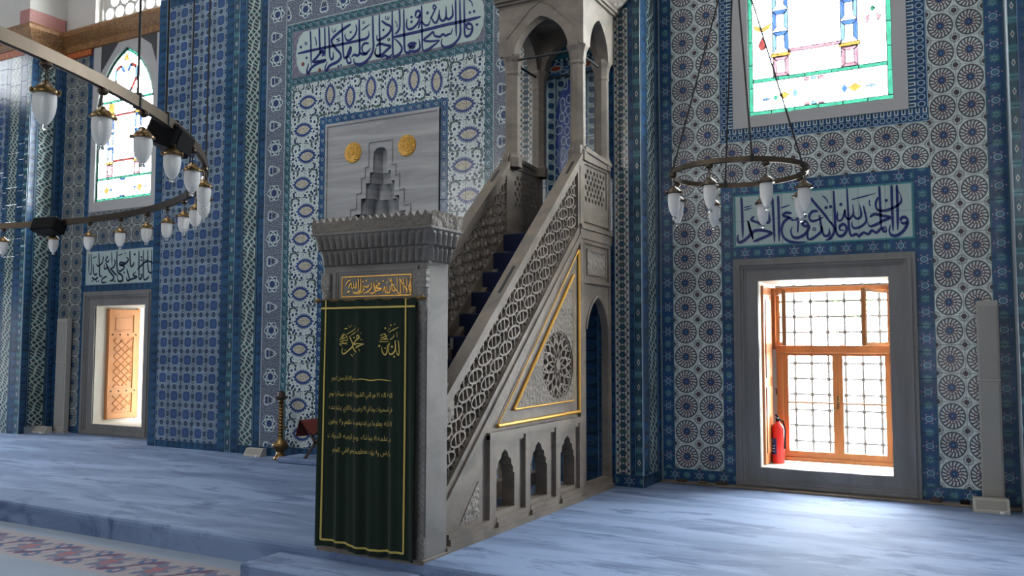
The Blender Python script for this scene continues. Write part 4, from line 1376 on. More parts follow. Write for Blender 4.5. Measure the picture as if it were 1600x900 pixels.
dia = lambda a, b: [(-a, 0), (0, -b), (a, 0), (0, b)]
jr = [(0.13, 0.17, dia(0.07, 0.016), 'blue'), (0.20, 0.175, dia(0.03, 0.03), 'green'), (0.26, 0.19, dia(0.06, 0.04), 'amber'), (0.34, 0.20, dia(0.03, 0.05), 'sky'),
      (0.86, 0.17, dia(0.07, 0.016), 'sky'), (0.75, 0.175, dia(0.07, 0.045), 'amber'), (0.68, 0.175, dia(0.03, 0.05), 'blue'),
      (0.42, 0.34, rect(-0.03, 0.03, -0.03, 0.01), 'pink'), (0.47, 0.34, rect(-0.03, 0.03, -0.02, 0.01), 'sky'), (0.52, 0.34, rect(-0.03, 0.03, -0.03, 0.01), 'pink'),
      (0.42, 0.065, rect(-0.03, 0.03, -0.01, 0.02), 'pink'), (0.47, 0.065, rect(-0.03, 0.03, -0.01, 0.02), 'sky'), (0.52, 0.065, rect(-0.03, 0.03, -0.01, 0.02), 'pink'),
      (0.11, 0.94, [(-0.10, 0.05), (-0.07, 0.0), (0.0, -0.03), (0.07, 0.0), (0.10, 0.05), (0.06, 0.045), (0.0, 0.015), (-0.06, 0.045)], 'amber'),
      (0.11, 0.80, [(-0.05, -0.03), (-0.02, -0.09), (0.03, -0.08), (0.03, 0.0), (0.0, 0.06)], 'redg'),
      (0.88, 0.97, dia(0.03, 0.03), 'green'), (0.86, 0.88, [(-0.05, 0.0), (-0.02, -0.07), (0.0, 0.04)], 'pink'), (0.90, 0.88, [(0.05, 0.0), (0.02, -0.07), (0.0, 0.04)], 'pink')]
jl = [(0.10, 0.17, dia(0.06, 0.014), 'blue'), (0.20, 0.175, dia(0.07, 0.07), 'amber'), (0.28, 0.18, dia(0.05, 0.03), 'blue'),
      (0.88, 0.17, dia(0.06, 0.014), 'blue'), (0.78, 0.175, dia(0.07, 0.07), 'amber'), (0.70, 0.18, dia(0.05, 0.03), 'blue'),
      (0.48, 0.34, rect(-0.07, 0.07, -0.02, 0.012), 'blue'), (0.48, 0.065, rect(-0.07, 0.07, -0.01, 0.012), 'blue')]
w2 = stained_window('window_2', RU, (-2.262, -0.522, 3.845, 6.62), jr, 0.012)
w4 = stained_window('window_4', LU, (-13.215, -11.542, 3.73, 6.70), jl, 0.014)
for pts in ([(-13.02, 6.62), (-12.55, 6.62), (-13.02, 6.12)], [(-11.62, 6.62), (-12.08, 6.62), (-11.75, 6.42), (-11.62, 6.10)]):
    MB().prism(pts, [], YW - 0.023, YW - 0.015, XZ).build('spandrel_inset', MM['dark_inset'], w4)

# worn plinth ledge at the foot of the right-hand bay
lg = MB().box(-3.09, 0.315, YW - 0.14, YW, 0.0, 0.022, 0.004)
struct('baseboard_right', lg, MM['minbar'])
# frames added round the daylight lamps on the closed, unseen walls
for (nm, x, y, z, sy, sz) in (('window_6', 4.98, 7.3, 1.4, 2.2, 2.2), ('window_7', 4.98, 6.6, 4.6, 2.6, 2.6), ('window_8', 4.98, 2.6, 3.4, 2.6, 4.6), ('window_9', -18.98, 7.9, 1.3, 1.3, 2.0), ('window_10', -18.98, 6.3, 6.9, 1.6, 2.4)):
    w = MB()
    sgn = -1 if x > 0 else 1
    ring_frame(w, (y - sy / 2 - .15, y + sy / 2 + .15, z - sz / 2 - .15, z + sz / 2 + .15), (y - sy / 2, y + sy / 2, z - sz / 2, z + sz / 2), x, x + sgn * 0.12, YZ)
    struct(nm, w, MM['grey'])
for k_, (x_, z_, w_, h_, p_) in enumerate(REAR):
    w = MB()
    ring_frame(w, (x_ - w_ / 2 - .15, x_ + w_ / 2 + .15, z_ - h_ / 2 - .15, z_ + h_ / 2 + .15), (x_ - w_ / 2, x_ + w_ / 2, z_ - h_ / 2, z_ + h_ / 2), -9.99, -9.87, XZ)
    struct('window_%d' % (11 + k_), w, MM['grey'])  # added frame round a rear lamp, no opening behind it

# ------------------------------------------------------------------ writing: pen strokes as thin raised enamel
def pen(mb, pts, w, y, taper=True, mp=None, th=0.003, sub=5):
    """a reed-pen stroke, broad in the middle and pointed at the end, lying on the plane y"""
    P = catmull(pts, sub) if len(pts) > 2 else [pts[0], tuple((pts[0][k] + pts[1][k]) / 2 for k in (0, 1)), pts[1]]
    n = len(P)
    L, Rr = [], []
    for i in range(n):
        a, b = P[max(0, i - 1)], P[min(n - 1, i + 1)]
        dx, dz = b[0] - a[0], b[1] - a[1]
        l = math.hypot(dx, dz) or 1e-6
        t = i / (n - 1)
        nib = 0.72 + 0.34 * abs(math.cos(math.atan2(dz, dx) - math.radians(20)))
        ww = w * 0.5 * nib
        if taper:
            ww *= min(1.0, 0.62 + t * 4.0) * min(1.0, 0.28 + (1 - t) * 3.2)
        ox, oz = -dz / l * ww, dx / l * ww
        L.append((P[i][0] + ox, P[i][1] + oz))
        Rr.append((P[i][0] - ox, P[i][1] - oz))
    f = mp or (lambda u, v, d: (u, y - d, v))
    b0 = len(mb.v)
    for i in range(n):
        for q in (L[i], Rr[i]):
            mb.v.append(f(q[0], q[1], th))
            mb.v.append(f(q[0], q[1], 0.0))
    for i in range(n - 1):
        a = b0 + i * 4
        c = a + 4
        mb.f += [(a, c, c + 2, a + 2), (a + 1, a, a + 2, a + 3) if i == 0 else (a, a + 1, c + 1, c), (a + 2, c + 2, c + 3, a + 3)]
    e = b0 + (n - 1) * 4
    mb.f.append((e, e + 1, e + 3, e + 2))
    mb.f.append((b0, b0 + 1, b0 + 5, b0 + 4))


def dot(mb, x, z, r, y, mp=None, th=0.003):
    f = mp or (lambda u, v, d: (u, y - d, v))
    poly = [(x + r * 1.15 * math.cos(a), z + r * 1.15 * math.sin(a)) for a in [PI / 4 * k + 0.2 for k in range(8)]]
    b = len(mb.v)
    mb.v += [f(p[0], p[1], th) for p in poly] + [f(p[0], p[1], 0) for p in poly]
    mb.f.append(tuple(b + i for i in range(8)))
    for i in range(8):
        j = (i + 1) % 8
        mb.f.append((b + i, b + j, b + 8 + j, b + 8 + i))


def write(key, y, mb=None, mp=None, th=0.003, keep=lambda x: True):
    mb = mb or MB()
    D = INKED[key]
    for s in D['s']:
        pts = [(s[i] / 1000, s[i + 1] / 1000) for i in range(1, len(s), 2)]
        if not keep(pts[0][0]):
            continue
        pen(mb, pts, s[0] / 1000 * (1.0 if key in ('minbar', 'curtain') else 1.45), y, mp=mp, th=th)
    for r, x, z in D['d']:
        if keep(x / 1000):
            dot(mb, x / 1000, z / 1000, r / 1000, y, mp, th)
    for r, x, z in D['r']:
        c = [(x / 1000 + r / 1000 * math.cos(2 * PI * i / 10), z / 1000 + r / 1000 * math.sin(2 * PI * i / 10)) for i in range(11)]
        pen(mb, c, r / 1000 * 0.7, y, False, mp, th, 1)
    return mb


# ---- tiled inscriptions in the walls
def inscription(name, x0, x1, z0, z1, y, key, ink, label, line=True, nt=7):
    e = empty(name, ((x0 + x1) / 2, y, z0), label, 'inscription')
    w = (x1 - x0) / nt
    hgt = (z1 - z0) / 2
    for i in range(nt):
        for k in range(2):
            me = tile_mesh(w - 0.0015, hgt - 0.0015, MT['white_tile'])
            link('tile', me, e, (x0 + i * w - e.location.x, 0, k * hgt))
    off = (-e.location.x, -e.location.y, -e.location.z)
    if line:
        fm = MB()
        ring_frame(fm, (x0 - 0.004, x1 + 0.004, z0 - 0.004, z1 + 0.004), (x0 + 0.012, x1 - 0.012, z0 + 0.012, z1 - 0.012), y - 0.0135, y - 0.004, XZ)
        fm.build('turquoise_border', MT['turq_line'], e, off)
    write(key, y - 0.011).build('lettering', MT[ink], e, off)
    return e, off


inscription('inscription', -2.262, -0.508, 2.557, 3.113, YW, 'right', 'ink', 'pale green tile panel with cobalt Arabic calligraphy above the window with the fire extinguisher')
inscription('inscription', -13.25, -11.55, 2.495, 3.055, YW, 'left', 'ink_dark', 'pale green tile panel with dense dark Arabic calligraphy above the window with the carved shutter', False, 6)
# cartouche with scalloped ends over the niche
e3 = empty('inscription', (-6.6, YM, 5.137), 'long scalloped cartouche of blue Arabic calligraphy high above the marble niche', 'inscription')
off3 = (6.6, -YM, -5.137)
nt = 12
for i in range(nt):
    w = (8.13 - 5.065) / nt
    for k in range(2):
        me = tile_mesh(w - 0.0015, 0.3205, MT['speckle'])
        link('tile', me, e3, (-8.13 + i * w + 6.6, 0, k * 0.322))
sc = []
cl, cr, cb, ct = -8.03, -5.10, 5.165, 5.755
hh = (ct - cb) / 2
nn = 7


def lobes(xe, sgn):
    L = []
    for j in range(nn):
        a0, a1 = -PI / 2 + PI * j / nn, -PI / 2 + PI * (j + 1) / nn
        for t in range(4):
            q = a0 + (a1 - a0) * t / 4
            rr_ = 1 + 0.07 * math.sin(PI * t / 4)
            L.append((xe + sgn * (math.cos(q) * 0.15 * rr_), (cb + ct) / 2 + math.sin(q) * hh * min(1.0, rr_)))
    return L


outl = lobes(cr - 0.13, 1) + [(cr - 0.13, ct)] + [(a, b) for a, b in reversed(lobes(cl + 0.13, -1))] + [(cl + 0.13, cb)]
MB().prism(outl, [], YM - 0.0165, YM - 0.009, XZ).build('cartouche_field', MT['white_tile'], e3, off3)
write('top', YM - 0.0165).build('lettering', MT['ink'], e3, off3)
for k_ in (lambda x: x < -7.75, lambda x: x >= -7.75):
    write('top_red', YM - 0.0165, keep=k_).build('red_dot', MT['red_dot'], e3, off3)

# ------------------------------------------------------------------ marble prayer niche
mh = empty('prayer_niche', (XC, YM, 0), 'grey streaked marble niche with stepped stalactite hood and two gilded discs', 'niche')
mo = (-XC, -YM, 0)
st = [(0.60, 2.75), (0.50, 2.95), (0.40, 3.17), (0.30, 3.37), (0.225, 3.565), (0.165, 3.70), (0.112, 3.90)]
half = [(0.60, 0.02)]
for i, (w, z) in enumerate(st):
    half.append((w, z))
    if i + 1 < len(st):
        half.append((st[i + 1][0], z))
half += [(0.10, 3.96), (0.06, 4.0), (0.0, 4.012)]
openg = [(XC - w, z) for w, z in half] + [(XC + w, z) for w, z in reversed(half[:-1])]
MB().prism(rect(-7.5, -5.7, 2.56, 4.405), [[(max(-7.4, p[0]), max(2.5601, p[1])) for p in openg if p[1] > 2.6 or True][1:-1]] if False else [], YM - 0.004, YM, XZ)
openg2 = [(x, max(z, 2.60)) for x, z in openg]
MB().prism(rect(-7.5, -5.7, 2.56, 4.405), [openg2], YM - 0.02, YM + 0.05, XZ).build('marble_panel', MM['mihrab'], mh, mo)
fm = MB()
ring_frame(fm, (-7.5, -5.7, 2.5, 4.41), (-7.47, -5.73, 2.53, 4.375), YM - 0.035, YM, XZ)
fm.build('panel_moulding', MM['mihrab'], mh, mo)
# stepped outline moulding
big = [(w + 0.075, z + 0.075) for w, z in half[1:-3]] + [(0.185, 4.09), (0.0, 4.095)]
ob = [(XC - w, z) for w, z in big] + [(XC + w, z) for w, z in reversed(big[:-1])]
ob = [(ob[0][0], 2.60)] + ob + [(ob[-1][0], 2.60)]
sm = MB()
for i in range(len(ob) - 1):
    a, b = ob[i], ob[i + 1]
    sm.tube([(a[0], YM - 0.022, a[1]), (b[0], YM - 0.022, b[1])], 0.014, 6)
sm.build('stepped_moulding', MM['mihrab'], mh, mo)
# stalactite tiers: fluted half-rounds, each smaller than the one below
zt = [0.02, 2.75, 2.95, 3.17, 3.37, 3.565, 3.70, 4.01]
for i in range(len(zt) - 1):
    w0 = st[min(i, len(st) - 1)][0]
    nf = max(3, int(w0 / 0.055))
    top = w0 * (0.80 if i else 0.98)
    hh_ = zt[i + 1] - zt[i]
    prof = [(w0, zt[i]), (w0 * 1.0, zt[i] + hh_ * 0.35), (w0 * 0.95 if i else w0, zt[i] + hh_ * 0.7), (top, zt[i + 1])]
    t = MB().lathe(prof, nf * 6, (XC, YM + 0.01, 0), 0, PI, scal=lambda a, k=nf: 1.0 - 0.16 * abs(math.sin(a * k)) ** 0.7)
    if i:
        t.lathe([(w0 * 1.0, zt[i]), (w0 * 1.35, zt[i])], nf * 6, (XC, YM + 0.01, 0), 0, PI)
    t.build('stalactite_tier' if i else 'niche_back', MM['mihrab'], mh, mo, smooth=True)
MB().lathe([(0.0, 4.02), (0.14, 4.0)], 16, (XC, YM + 0.01, 0), 0, PI).build('niche_cap', MM['mihrab'], mh, mo)
dm = MB().lathe([(0.0, 0.030), (0.03, 0.032), (0.045, 0.022), (0.075, 0.028), (0.10, 0.020), (0.125, 0.018), (0.137, 0.008), (0.137, 0.0)], 28).mesh('gilded_disc', MM['gold_disc'], True)
for x in (-7.04, -6.185):
    link('gilded_disc', dm, mh, (x - XC, -0.02, 3.985), (PI / 2, 0, 0))

# ------------------------------------------------------------------ the marble pulpit
PX0, PX1 = -4.30, -3.43           # outer faces of the flight
PC = (PX0 + PX1) / 2
FY0, FY1 = 4.97, 5.235            # portal front and back
GX0, GX1 = -4.325, -3.385
TY0, TY1 = 7.70, 8.50             # tower
SL = 0.93
mb_ = empty('marble_pulpit', (PC, 6.7, 0), 'tall carved grey marble pulpit with pierced stair rails and arched canopy', 'pulpit')
po = (-PC, -6.7, 0)


def part(name, m, mat, parent=None, smooth=False):
    return m.build(name, MM[mat] if isinstance(mat, str) else mat, parent or mb_, po if parent is None else (0, 0, 0), smooth=smooth)


# portal
door = rect(-4.20, -3.51, -0.02, 1.78)
g = MB().prism(rect(GX0, GX1, -0.06, 2.09), [[(-4.20, -0.055), (-3.51, -0.055), (-3.51, 1.78), (-4.20, 1.78)]], FY0, FY1, XZ)
portal = part('portal_frame', g, 'portal')
tr = MB()
ring_frame(tr, (-4.235, -3.462, 1.80, 2.062), (-4.205, -3.492, 1.825, 2.035), FY0 - 0.014, FY0, XZ)
ring_frame(tr, (-4.205, -3.492, 1.825, 2.035), (-4.19, -3.507, 1.84, 2.02), FY0 - 0.007, FY0, XZ)
tr.build('portal_moulding', MM['portal'], portal)
MB().box(GX0 - 0.01, GX1 + 0.01, FY0 - 0.035, FY1 + 0.01, -0.0645, 0.02, 0.004).build('threshold', MM['minbar'], portal)
gb = MB()
ring_frame(gb, (-4.154, -3.520, 1.850, 2.004), (-4.147, -3.527, 1.857, 1.997), FY0 - 0.006, FY0, XZ)
gb.build('gilded_border', MM['gold'], portal)
write('minbar', FY0, th=0.006).build('gilded_lettering', MM['gold'], portal)
# corner colonnettes
for x in (GX0 + 0.035, GX1 - 0.035):
    cn = MB().lathe([(0.034, 0.02), (0.034, 0.16), (0.026, 0.18), (0.030, 0.21), (0.026, 0.24), (0.026, 1.66), (0.034, 1.69), (0.026, 1.72), (0.040, 1.80), (0.042, 1.90), (0.0, 1.90)], 12, (x, FY0 - 0.002, 0))
    cn.box(x - 0.042, x + 0.042, FY0 - 0.035, FY0 + 0.02, 1.90, 2.03, 0.006)
    cn.build('corner_colonnette', MM['zigzag'], portal, smooth=True)

# stalactite cornice and crest on the portal


def cornice_side(mb, p0, p1, nrm, z0, z1, q0, q1, n, amp, ext):
    """fluted band from p0 to p1 (xy), leaning out from q0 to q1 along nrm"""
    rows = 7
    cols = n * 6
    b = len(mb.v)
    dx, dy = p1[0] - p0[0], p1[1] - p0[1]
    l = math.hypot(dx, dy)
    for r_ in range(rows + 1):
        t = r_ / rows
        q = q0 + (q1 - q0) * (t ** 1.6)
        for c in range(cols + 1):
            s = c / cols
            fl = amp * abs(math.sin(PI * n * s)) * (1.0 - 0.35 * t) * (0.25 + 0.75 * min(1, 3 * (1 - t)) if t > 0.8 else 1)
            e0 = -q * ext[0]
            e1 = l + q * ext[1]
            ss = e0 + (e1 - e0) * s
            mb.v.append((p0[0] + dx / l * ss + nrm[0] * (q + fl), p0[1] + dy / l * ss + nrm[1] * (q + fl), z0 + (z1 - z0) * t))
    w = cols + 1
    for r_ in range(rows):
        for c in range(cols):
            a = b + r_ * w + c
            mb.f.append((a, a + 1, a + w + 1, a + w))


cz = MB()
for (z0, z1, q0, q1, nf) in ((2.09, 2.205, 0.004, 0.026, 17), (2.205, 2.315, 0.034, 0.060, 17)):
    cornice_side(cz, (GX0, FY0), (GX1, FY0), (0, -1), z0, z1, q0, q1, nf, 0.034, (1, 1))
    cornice_side(cz, (GX1, FY0), (GX1, FY1), (1, 0), z0, z1, q0, q1, 5, 0.034, (1, 1))
    cornice_side(cz, (GX0, FY1), (GX0, FY0), (-1, 0), z0, z1, q0, q1, 5, 0.034, (1, 1))
    cornice_side(cz, (GX1, FY1), (GX0, FY1), (0, 1), z0, z1, q0, q1, nf, 0.034, (1, 1))
    cz.box(GX0 - q0 - 0.001, GX1 + q0 + 0.001, FY0 - q0 - 0.001, FY1 + q0 + 0.001, z0 + 0.0, z1)
cz.box(GX0 - 0.078, GX1 + 0.078, FY0 - 0.078, FY1 + 0.078, 2.312, 2.332, 0.004)
part('stalactite_cornice', cz, 'portal')
crest = MB()


def crest_side(mb, p0, p1, nrm, n):
    """row of curled teeth on a slightly leaning carved band"""
    dx, dy = p1[0] - p0[0], p1[1] - p0[1]
    l = math.hypot(dx, dy)
    out = [(0, 2.33)]
    prof = [(0.0, 2.408), (0.18, 2.416), (0.30, 2.430), (0.42, 2.440), (0.55, 2.441), (0.68, 2.434), (0.76, 2.420), (0.86, 2.410)]
    top = []
    for i in range(n):
        for (s, z) in prof:
            top.append((l * (i + s) / n, z))
    top.append((l, 2.408))
    poly = [(0, 2.33), (l, 2.33)] + list(reversed(top))
    mp = lambda u, v, d: (p0[0] + dx / l * u + nrm[0] * (d + (v - 2.33) * 0.22), p0[1] + dy / l * u + nrm[1] * (d + (v - 2.33) * 0.22), v)
    mb.prism(poly, [], 0.0, -0.03, mp)


a = 0.066
crest_side(crest, (GX0 - a, FY0 - a), (GX1 + a, FY0 - a), (0, -1), 17)
crest_side(crest, (GX1 + a, FY0 - a), (GX1 + a, FY1 + a), (1, 0), 7)
crest_side(crest, (GX0 - a, FY1 + a), (GX0 - a, FY0 - a), (-1, 0), 7)
crest_side(crest, (GX1 + a, FY1 + a), (GX0 - a, FY1 + a), (0, 1), 17)
part('toothed_crest', crest, 'carved')

# ---- flight of steps
stair = link('staircase', None, mb_, po)
NST = 12
for i in range(NST):
    top = 2.63 - 0.21 * (NST - 1 - i) + 0.0
    yn = 7.57 - 0.21 * (NST - 1 - i)
    if i == NST - 1:
        continue
    m = MB().box(-4.235, -3.495, yn, yn + 0.235, max(0.0, top - 0.30), top, 0.012)
    m.build('step', MM['navy'], stair)
MB().box(-4.235, -3.495, 7.57, 8.49, 2.36, 2.63, 0.012).build('landing', MM['navy'], stair)
br = MB().tube([(-4.20, 6.52, 1.50), (-4.16, 6.50, 1.50)], 0.012, 6).box(-4.17, -4.15, 6.49, 6.51, 1.46, 1.56)
br.build('bracket', MM['offwhite'], stair)

# ---- sides of the flight: wall with arcade and rosette, stringer, pierced screen, rail


def ogee(yc, hw, zb, zs, za):
    """scalloped ogee arch"""
    L = [(-hw, zb), (-hw, zs), (-hw * 0.86, zs + 0.012), (-hw * 0.88, zs + 0.055), (-hw * 0.70, zs + 0.075), (-hw * 0.64, zs + 0.125), (-hw * 0.42, zs + 0.14), (-hw * 0.28, zs + 0.185), (-hw * 0.12, zs + 0.20), (0, za)]
    return [(yc + a, b) for a, b in L] + [(yc - a, b) for a, b in reversed(L[:-1])]


def side(x_out, sgn):
    """sgn +1: the face looks to +X; -1: to -X"""
    X_ = lambda d: x_out - sgn * d          # depth d inwards
    mp = lambda u, v, d: (X_(d), u, v)
    under = lambda y: SL * y - 4.64
    s_e = link('flight_side', None, mb_, po)
    holes = [ogee(6.20, 0.165, 0.155, 0.43, 0.640), ogee(6.815, 0.17, 0.155, 0.43, 0.640), ogee(7.415, 0.17, 0.155, 0.43, 0.640)]
    ros = [(7.222 + 0.325 * math.cos(2 * PI * i / 40), 1.31 + 0.325 * math.sin(2 * PI * i / 40)) for i in range(40)]
    wall = MB().prism([(FY1, 0.0), (TY0 + 0.02, 0.0), (TY0 + 0.02, under(TY0 + 0.02) + 0.05), (FY1, under(FY1) + 0.05)], holes + [ros], 0.012, 0.13, mp)
    wall.build('side_wall', MM['minbar'], s_e)
    # plinth and posts of the arcade
    t = MB()
    t.prism(rect(FY1, TY0 + 0.02, 0.0, 0.045), [], -0.055, 0.02, mp)
    for (a, b) in ((5.90, 6.005), (6.51, 6.60), (7.11, 7.205), (7.64, 7.73)):
        t.prism(rect(a, b, 0.0, 0.78), [], -0.020, 0.02, mp)
    t.prism(rect(5.90, 7.73, 0.745, 0.80), [], -0.022, 0.02, mp)
    for (a, b) in ((6.005, 6.51), (6.60, 7.11), (7.205, 7.64)):
        t.prism(rect(a, b, 0.045, 0.085), [], -0.042, 0.02, mp)
        t.prism(rect(a, b, 0.085, 0.12), [], -0.026, 0.02, mp)
        t.prism(rect(a, b, 0.705, 0.745), [], -0.008, 0.02, mp)
    t.prism(rect(5.30, 5.90, 0.045, 0.085), [], -0.042, 0.02, mp)
    t.prism(rect(5.30, 5.90, 0.085, 0.12), [], -0.026, 0.02, mp)
    t.build('arcade_moulding', MM['minbar'], s_e)
    # carved corner triangle at the foot
    MB().prism([(5.50, 0.15), (5.79, 0.165), (5.77, 0.44)], [], 0.006, 0.02, mp).build('carved_triangle', MM['carved'], s_e)
    # gilded triangles and the carved field between
    MB().prism([(6.34, 0.965), (7.55, 0.965), (7.55, 2.17)], [ros], 0.007, 0.02, mp).build('carved_field', MM['carved'], s_e)

    def tri_frame(P, w, name):
        n = 3
        m = MB()
        c = [(sum(p[0] for p in P) / 3), (sum(p[1] for p in P) / 3)]
        for i in range(3):
            a, b = P[i], P[(i + 1) % 3]
            m.tube([mp(a[0], a[1], -0.002), mp(b[0], b[1], -0.002)], w[i], 8)
        m.build(name, MM['gold'], s_e)
    tri_frame([(6.055, 0.842), (7.675, 0.850), (7.675, 2.44)], (0.017, 0.015, 0.006), 'gilded_moulding')
    tri_frame([(6.334, 0.957), (7.552, 0.965), (7.549, 2.18)], (0.008, 0.002, 0.014), 'gilded_moulding')
    # rosette: strapwork wheel filling the round opening
    rz = MB()
    C = (7.222, 1.31)

    def bar(p, q, w, d=0.02):
        dx, dz = q[0] - p[0], q[1] - p[1]
        l = math.hypot(dx, dz)
        if l < 1e-6:
            return
        ox, oz = -dz / l * w, dx / l * w
        rz.prism([(p[0] - ox, p[1] - oz), (q[0] - ox, q[1] - oz), (q[0] + ox, q[1] + oz), (p[0] + ox, p[1] + oz)], [], d, d + 0.035, mp)
    n12 = 12
    pol = lambda r, k: (C[0] + r * math.cos(2 * PI * k / n12 + 0.13), C[1] + r * math.sin(2 * PI * k / n12 + 0.13))
    for k in range(n12):
        bar(pol(0.325, k), pol(0.185, k + 0.5), 0.008)
        bar(pol(0.325, k), pol(0.185, k - 0.5), 0.008)
        bar(pol(0.185, k + 0.5), pol(0.235, k + 1), 0.008, 0.0205)
        bar(pol(0.185, k + 0.5), pol(0.235, k), 0.008, 0.0205)
        bar(pol(0.235, k), pol(0.325, k + 0.5), 0.007, 0.021)
        bar(pol(0.235, k), pol(0.325, k - 0.5), 0.007, 0.021)
        bar(pol(0.185, k + 0.5), pol(0.095, k), 0.008, 0.0205)
        bar(pol(0.185, k + 0.5), pol(0.095, k + 1), 0.008, 0.0205)
        bar(pol(0.095, k), pol(0.04, k + 0.5), 0.007, 0.021)
        bar(pol(0.04, k + 0.5), pol(0.095, k + 1), 0.007, 0.021)
    rz.prism([(C[0] + 0.33 * math.cos(2 * PI * i / 32), C[1] + 0.33 * math.sin(2 * PI * i / 32)) for i in range(32)], [[(C[0] + 0.308 * math.cos(2 * PI * i / 32), C[1] + 0.308 * math.sin(2 * PI * i / 32)) for i in range(32)]], 0.016, 0.05, mp)
    rz.prism([(C[0] + 0.05 * math.cos(2 * PI * i / 12), C[1] + 0.05 * math.sin(2 * PI * i / 12)) for i in range(12)], [], 0.008, 0.05, mp)
    rz.build('pierced_rosette', MM['minbar'], s_e)
    # stringer below the screen: stepped sloping mouldings
    sg = MB()
    Y0, Y1 = FY1, TY0

    def slope(c0, c1, d0, d1, m, y0=Y0, y1=Y1):
        m.prism([(y0, SL * y0 + c0), (y1, SL * y1 + c0), (y1, SL * y1 + c1), (y0, SL * y0 + c1)], [], d0, d1, mp)
    slope(-4.64, -4.585, -0.012, 0.075, sg)
    slope(-4.585, -4.535, -0.024, 0.075, sg)
    slope(-4.535, -4.455, -0.010, 0.075, sg)
    sg.build('stringer', MM['minbar'], s_e)
    # hand rail, moulded, overhanging
    rl = MB()
    slope(-3.90, -3.85, -0.005, 0.06, rl)
    slope(-3.85, -3.80, -0.022, 0.075, rl)
    slope(-3.80, -3.745, -0.038, 0.085, rl)
    rl.build('hand_rail', MM['minbar'], s_e)
    # dark slots let into the top of the rail
    for (a, b) in ((6.10, 6.36), (7.42, 7.58)):
        so = MB()
        z0, z1 = SL * a - 3.7445, SL * b - 3.7445
        x0, x1 = X_(0.0), X_(0.028)
        so.add([(x0, a, z0), (x1, a, z0), (x1, b, z1), (x0, b, z1), (x0, a, z0 + 0.003), (x1, a, z0 + 0.003), (x1, b, z1 + 0.003), (x0, b, z1 + 0.003)],
               [(0, 1, 2, 3), (4, 5, 6, 7), (0, 1, 5, 4), (1, 2, 6, 5), (2, 3, 7, 6), (3, 0, 4, 7)])
        so.build('rail_slot', MM['iron'], s_e)
    # upright at the head of the screen
    hp = MB()
    hp.prism(rect(TY0 - 0.05, TY0 + 0.01, SL * TY0 - 4.52, SL * TY0 - 3.80), [], -0.006, 0.07, mp)
    hp.build('screen_post', MM['minbar'], s_e)
    # pierced screen: staggered oval rings tied by wider ovals, cut to the sloping frame
    scn = MB()
    l = math.hypot(1, SL)
    sd = (1 / l, SL / l)
    td = (-SL / l, 1 / l)

    tl = math.radians(16)

    def oval(yc, zc, a_, b_, w, d0, d1, n=26):
        lo, li = [], []
        for i in range(n):
            th = 2 * PI * i / n
            for (L_, q) in ((lo, w / 2), (li, -w / 2)):
                u, v = (a_ + q) * math.cos(th), (b_ + q) * math.sin(th)
                L_.append((yc + u * math.cos(tl) - v * math.sin(tl), zc + u * math.sin(tl) + v * math.cos(tl)))
        b0 = len(scn.v)
        for L_, d in ((lo, d0), (li, d0), (lo, d1), (li, d1)):
            scn.v.extend(mp(p[0], p[1], d) for p in L_)
        for i in range(n):
            j = (i + 1) % n
            scn.f.extend([(b0 + i, b0 + j, b0 + n + j, b0 + n + i), (b0 + 2 * n + i, b0 + 3 * n + i, b0 + 3 * n + j, b0 + 2 * n + j),
                          (b0 + i, b0 + 2 * n + i, b0 + 2 * n + j, b0 + j), (b0 + n + i, b0 + n + j, b0 + 3 * n + j, b0 + 3 * n + i)])

    def fin(yc, zc, p, q, w, d0):
        """short straight web from p to q, both relative to a ring's centre"""
        A = (yc + p[0] * math.cos(tl) - p[1] * math.sin(tl), zc + p[0] * math.sin(tl) + p[1] * math.cos(tl))
        B = (yc + q[0] * math.cos(tl) - q[1] * math.sin(tl), zc + q[0] * math.sin(tl) + q[1] * math.cos(tl))
        dx, dz = B[0] - A[0], B[1] - A[1]
        ll = math.hypot(dx, dz)
        ox, oz = -dz / ll * w, dx / ll * w
        scn.prism([(A[0] - ox, A[1] - oz), (B[0] - ox, B[1] - oz), (B[0] + ox, B[1] + oz), (A[0] + ox, A[1] + oz)], [], d0, 0.05, mp)
    s_lo, s_hi = sd[0] * FY1 + sd[1] * (SL * FY1 - 4.4) - 0.2, sd[0] * TY0 + sd[1] * (SL * TY0 - 3.9) + 0.2
    t_rows = [-2.815, -2.985, -3.155, -3.325]
    RA, RB = 0.105, 0.050
    for ri, tr_ in enumerate(t_rows):
        s_ = s_lo + (0.1 if ri % 2 else 0.0)
        while s_ < s_hi:
            yc, zc = sd[0] * s_ + td[0] * tr_, sd[1] * s_ + td[1] * tr_
            oval(yc, zc, RA, RB, 0.017, 0.014, 0.055)
            for o in (-0.030, 0.030):
                fin(yc, zc, (o - 0.006, -0.046), (o + 0.006, 0.046), 0.0075, 0.018)
            for k, (th, f_) in enumerate(((90, 2.0), (62, 1.9), (118, 1.9), (270, 2.0), (242, 1.9), (298, 1.9), (28, 1.55), (152, 1.55), (208, 1.55), (332, 1.55))):
                c_, s2 = math.cos(math.radians(th)), math.sin(math.radians(th))
                fin(yc, zc, (RA * c_, RB * s2), (RA * c_ * (f_ * 0.8), RB * s2 * f_), 0.0065, 0.019 + 0.0004 * k)
            s_ += 0.2
    bm = bmesh.new()
    tmp = scn.mesh('tmp', None, fix=False)
    bm.from_mesh(tmp)
    bpy.data.meshes.remove(tmp)

    def cut(co, no):
        bmesh.ops.bisect_plane(bm, geom=bm.verts[:] + bm.edges[:] + bm.faces[:], plane_co=co, plane_no=no, clear_outer=True)
    cut((0, 0, -3.87), (0, -SL, 1))
    cut((0, 0, -4.50), (0, SL, -1))
    cut((0, FY1 - 0.01, 0), (0, -1, 0))
    cut((0, TY0 - 0.02, 0), (0, 1, 0))
